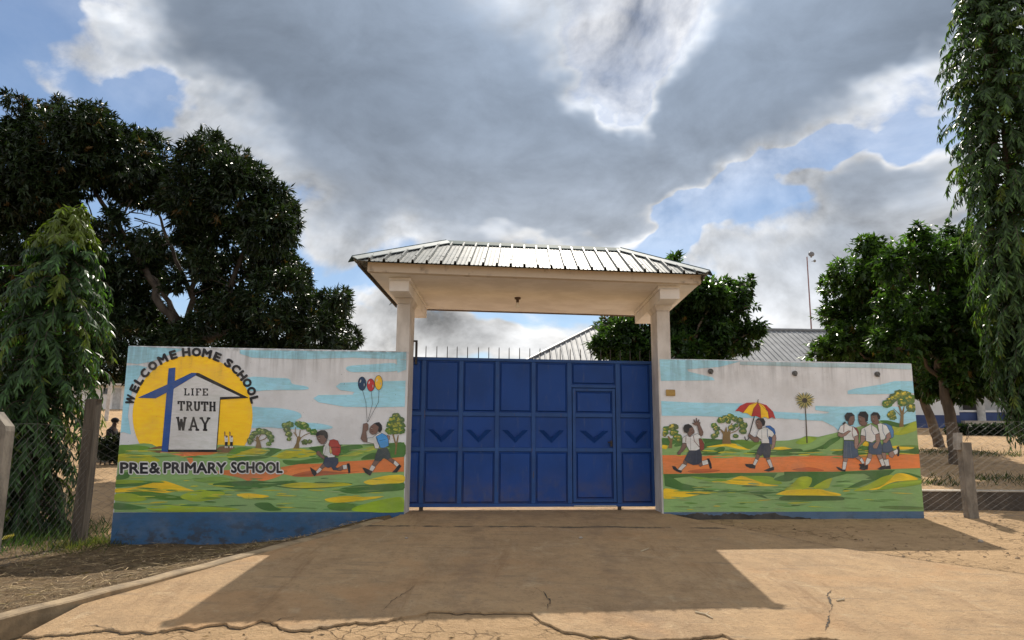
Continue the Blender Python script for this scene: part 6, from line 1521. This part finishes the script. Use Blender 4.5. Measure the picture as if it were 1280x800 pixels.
for a, c in zip(rings[:-1], rings[1:]):
    for k in range(4): mb.face([a[k], a[(k + 1) % 4], c[(k + 1) % 4], c[k]])
mb.face(top); p2 = mb.build('post', POSTC, fl); p2['label'] = 'pale leaning post with slanted top, cut by the left picture edge'
mb = MB(); chain(mb, (tA.x, yq2, 0), (q0.x + .05, yq, 0), -.40, 1.22, .17, .11); chain(mb, (q0.x + .1, yq, 0), (-5.70, 11.0, 0), -.38, 1.3, .17, .11)
chain(mb, (tA.x - 3.2, yq2 - .6, 0), (tA.x - .05, yq2, 0), -.40, 1.1, .17, .11); mb.build('wire_mesh', WIRE, fl)
fr_ = empty('wire_fence', (7.6, 12.5, -.05)); tag(fr_, 'chain link fence with a broken-topped concrete post right of the painted wall', 'fence')
yr = 12.5; bB = at_depth(1213, 637, yr); tB = at_depth(1204.5, 553, yr); tH = at_depth(1197, 541, yr)
mb = MB(); post_path(mb, [bB + Vector((.02, 0, -.3)), bB, tB.lerp(bB, .5), tB], .08, .08); pb = mb.build('post', POSTC, fr_)
mb = MB(); c0 = at_depth(1197, 553, yr); post_path(mb, [c0 + Vector((0, .0, -.12)), c0 + Vector((0, 0, .0)), tH], .048, .055); mb.build('broken_head', simple('pale_concrete', (.36, .33, .29, 1), (.26, .235, .20, 1), 9, .9, .4, 50), pb)
mb = MB(); rr = random.Random(3)
for k in range(3):
    p = at_depth(1203 + k * 3, 552, yr); path = [p]
    for j in range(6): path.append(path[-1] + Vector((rr.uniform(-.03, .035), rr.uniform(-.02, .02), .04)))
    mb.tube(path, .004, 4)
mb.build('bent_wire', DARK, pb)
mb = MB(); chain(mb, (6.72, 12.47, 0), (bB.x - .08, yr, 0), -.10, 1.42, .165, .10, sag=.03); chain(mb, (bB.x + .08, yr, 0), (12.4, 12.75, 0), -.10, 1.46, .165, .10, sag=.05); mb.build('wire_mesh', WIRE, fr_)

# ------------------------------------------------------------------ seated person far behind the left fence
def skin_mesh(name, V, E, rad, mats, parent, sub=2, root=0):
    me = bpy.data.meshes.new(name); me.from_pydata(V, E, []); o = bpy.data.objects.new(name, me); COL.objects.link(o)
    sk = o.modifiers.new('s', 'SKIN'); sk.use_smooth_shade = True
    for i, q in enumerate(rad): me.skin_vertices[0].data[i].radius = (q, q) if not hasattr(q, '__len__') else q
    me.skin_vertices[0].data[root].use_root = True
    ss_ = o.modifiers.new('u', 'SUBSURF'); ss_.levels = sub; ss_.render_levels = sub
    dg = bpy.context.evaluated_depsgraph_get(); m2 = bpy.data.meshes.new_from_object(o.evaluated_get(dg)); bpy.data.objects.remove(o); bpy.data.meshes.remove(me)
    m2.name = name
    m2.materials.clear()
    for q in mats: m2.materials.append(q)
    o = bpy.data.objects.new(name, m2); return link(o, parent)
pp = at_depth(136, 556, 24.0); pz = gz(pp.x, 24.0); px0, py0 = pp.x, 24.0
person = empty('person', (px0, py0, pz)); tag(person, 'person in black clothes and cap sitting in the shade behind the left fence', 'person')
def Q(x, y, z): return (px0 + x, py0 + y, pz + z)
SKINM = simple('dark_skin', (.06, .035, .025, 1), rough=.5); CLB = simple('black_cloth', (.012, .012, .014, 1), rough=.9); CLT = simple('dark_trousers', (.02, .022, .03, 1), rough=.9)
V = [Q(0, 0, .50), Q(.02, 0, .68), Q(.05, 0, .90), Q(.08, 0, 1.04), Q(.11, 0, 1.13), Q(.13, 0, 1.24),          # pelvis..head 0-5
     Q(.07, -.17, .99), Q(.16, -.22, .74), Q(.36, -.14, .66), Q(.42, -.12, .64),                                    # near arm 6-9
     Q(.07, .17, .99), Q(.16, .22, .74), Q(.36, .14, .66), Q(.42, .12, .64),                                        # far arm 10-13
     Q(.06, -.09, .48), Q(.44, -.11, .50), Q(.40, -.11, .10), Q(.52, -.11, .04), Q(.06, .09, .48), Q(.44, .11, .50), Q(.40, .11, .10), Q(.52, .11, .04)]
E_ = [(0, 1), (1, 2), (2, 3), (3, 4), (4, 5), (3, 6), (6, 7), (7, 8), (8, 9), (3, 10), (10, 11), (11, 12), (12, 13), (0, 14), (14, 15), (15, 16), (16, 17), (0, 18), (18, 19), (19, 20), (20, 21)]
rad = [.13, .12, .14, .10, .055, (.085, .10), .055, .045, .033, .03, .055, .045, .033, .03, .085, .06, .042, .035, .085, .06, .042, .035]
n0 = len(V)
for sy, hb in ((-1, 9), (1, 13)):   # fingers and thumbs, lightly curled on the knees
    hx, hy, hz_ = .42, sy * .12, .64
    for j, (oy, l) in enumerate(((-.030, .055), (-.010, .068), (.010, .064), (.030, .05))):
        a = len(V); V += [Q(hx + .045, hy + oy, hz_ - .005), Q(hx + .045 + l, hy + oy * 1.2, hz_ - .035)]; E_ += [(hb, a), (a, a + 1)]; rad += [.010, .008]
    a = len(V); V += [Q(hx + .01, hy - sy * .045, hz_ - .01), Q(hx + .045, hy - sy * .06, hz_ - .03)]; E_ += [(hb, a), (a, a + 1)]; rad += [.011, .009]
skin_mesh('body', V, E_, rad, [SKINM], person)
skin_mesh('jacket', [V[0], V[1], V[2], V[3]] + [V[6], V[7], V[8], V[10], V[11], V[12]], [(0, 1), (1, 2), (2, 3), (3, 4), (4, 5), (5, 6), (3, 7), (7, 8), (8, 9)], [.15, .145, .165, .115, .075, .062, .048, .075, .062, .048], [CLB], person)
skin_mesh('trousers', [V[0], V[14], V[15], V[16], V[18], V[19], V[20]], [(0, 1), (1, 2), (2, 3), (0, 4), (4, 5), (5, 6)], [.15, .105, .08, .06, .105, .08, .06], [CLT], person)
for sy in (-1, 1):
    mb = MB(); mb.ball(Q(.47, sy * .11, .045), .06, 10, 6, sq=(2.0, .8, .75)); mb.build('shoe', CLB, person, True)
mb = MB(); mb.ball(Q(.125, 0, 1.30), .115, 14, 8, sq=(1.06, .95, .80)); 
mb.hull([Q(.20, -.085, 1.285), Q(.33, -.06, 1.265), Q(.33, .06, 1.265), Q(.20, .085, 1.285)], [Q(.20, -.085, 1.30), Q(.33, -.06, 1.278), Q(.33, .06, 1.278), Q(.20, .085, 1.30)]); mb.build('cap', CLB, person)
mb = MB(); mb.ball(Q(.228, 0, 1.215), .018, 6, 5, sq=(1.2, .8, 1.2)); [mb.ball(Q(.125, sy * .092, 1.22), .024, 6, 5, sq=(.7, .5, 1.2)) for sy in (-1, 1)]; mb.build('face_features', SKINM, person)
mb = MB(); mb.box(Q(-.02, 0, .20), (.25, 0, 0), (0, .3, 0), (0, 0, .24), 0, .03); tag(mb.build('stone_block', simple('rough_block', (.25, .22, .18, 1), rough=.95, bump=.5)), 'rough block that the person behind the left fence sits on', 'block')

# ------------------------------------------------------------------ small things on the ground
def ground_px(px, py):
    z = -.2
    for _ in range(12):
        q = at_height(px, py, z); z = max(gz(q.x, q.y), float(drive_z(q.x, q.y)) if kerb_x(q.y) < q.x < np.interp(q.y, RY, RX) else -9)
    return Vector((q.x, q.y, z))
STONE = simple('stone', (.42, .37, .31, 1), (.28, .24, .20, 1), 14, .9, .5, 60)
for px, py, s_, lb_ in ((1186, 637, .075, 'largest grey stone at the foot of the right fence post'), (1196, 636, .045, 'small grey stone between the larger stone and the fence post'), (726, 673, .022, 'tiny dark pebble lying on the shaded drive'), (508, 673, .016, 'tiny pale pebble on the shaded drive left of the gate'), (1226, 678, .03, 'dark clod in the sunlit earth right of the wall shadow')):
    q = ground_px(px, py); mb = MB(); mb.ball((q.x, q.y, q.z + s_ * .5), s_, 9, 6, sq=(1.3, 1, .75), jit=.13, seed=px); tag(mb.build('stone', STONE), lb_, 'stone')
STICK = simple('pale_stick', (.55, .45, .30, 1), (.42, .33, .22, 1), 15, .8)
for (xa_, ya_), (xb_, yb_), lb_ in (((801, 690), (810, 687), 'short pale twig on the shaded drive right of the gate'), ((869, 766), (891, 774), 'pale bent stick on the sunlit drive near the canopy shadow'), ((1046, 752), (1056, 751), 'short twig on the sunlit earth at the right')):
    A = ground_px(xa_, ya_); B_ = ground_px(xb_, yb_); mid = (A + B_) / 2 + Vector((.02, .015, .012)); mb = MB(); mb.tube([A + Vector((0, 0, .008)), mid, B_ + Vector((0, 0, .008))], [.007, .009, .005], 6); mb.tube([mid, mid + Vector((.05, .06, .012))], [.005, .003], 5); tag(mb.build('twig', STICK), lb_, 'twig')
q = ground_px(6, 686); mb = MB(); q.z += .12
for k in range(5):
    a = k * .5 - 1; mb.face([q + Vector((-.06 + k * .03, 0, 0)), q + Vector((-.03 + k * .03, -.02, .01 * k)), q + Vector((-.03 + k * .03, .03, .05)), q + Vector((-.06 + k * .03, .05, .04 + .01 * k))])
tag(mb.build('yellow_scrap', simple('yellow_plastic', (.70, .55, .03, 1), rough=.4)), 'crumpled yellow scrap caught in the grass at the left edge', 'litter')

# what the setting's own pieces are
for nm, lb_, ct_ in (('ground', 'bare tan earth around the gateway and rising through the compound', 'ground'), ('driveway', 'dusty concrete drive sloping down from the gate to a broken edge', 'driveway'), ('driveway_joint', 'thin dark joint along the right side of the drive', 'joint'),
                     ('edge_shade', 'dark strip painting the shade under the broken front edge of the drive', 'crack'), ('kerb', 'pale concrete kerb curving along the left side of the drive', 'kerb'), ('distant_trees', 'far band of trees beyond the compound', 'trees'),
                     ('grass', 'dark grass under the young mast tree at the left', 'grass'), ('grass_tuft', 'dry grass at the foot of the left fence post', 'grass'), ('grass_strip', 'strips of low grass behind the right fence', 'grass'),
                     ('dry_straw', 'dry straw scattered on the soil bank left of the kerb', 'straw'), ('fallen_leaves', 'fallen leaves on the bare earth beside the drive', 'leaves'), ('gravel', 'small clods and stones on the earth around the drive', 'gravel')):
    o = bpy.data.objects.get(nm)
    if o: o['label'] = lb_; o['category'] = ct_
for o in bpy.data.objects:
    if o.name.startswith('surface_crack'): o['label'] = 'fine dark crack in the surface of the concrete drive'; o['category'] = 'crack'; o['group'] = 'fine cracks in the drive'
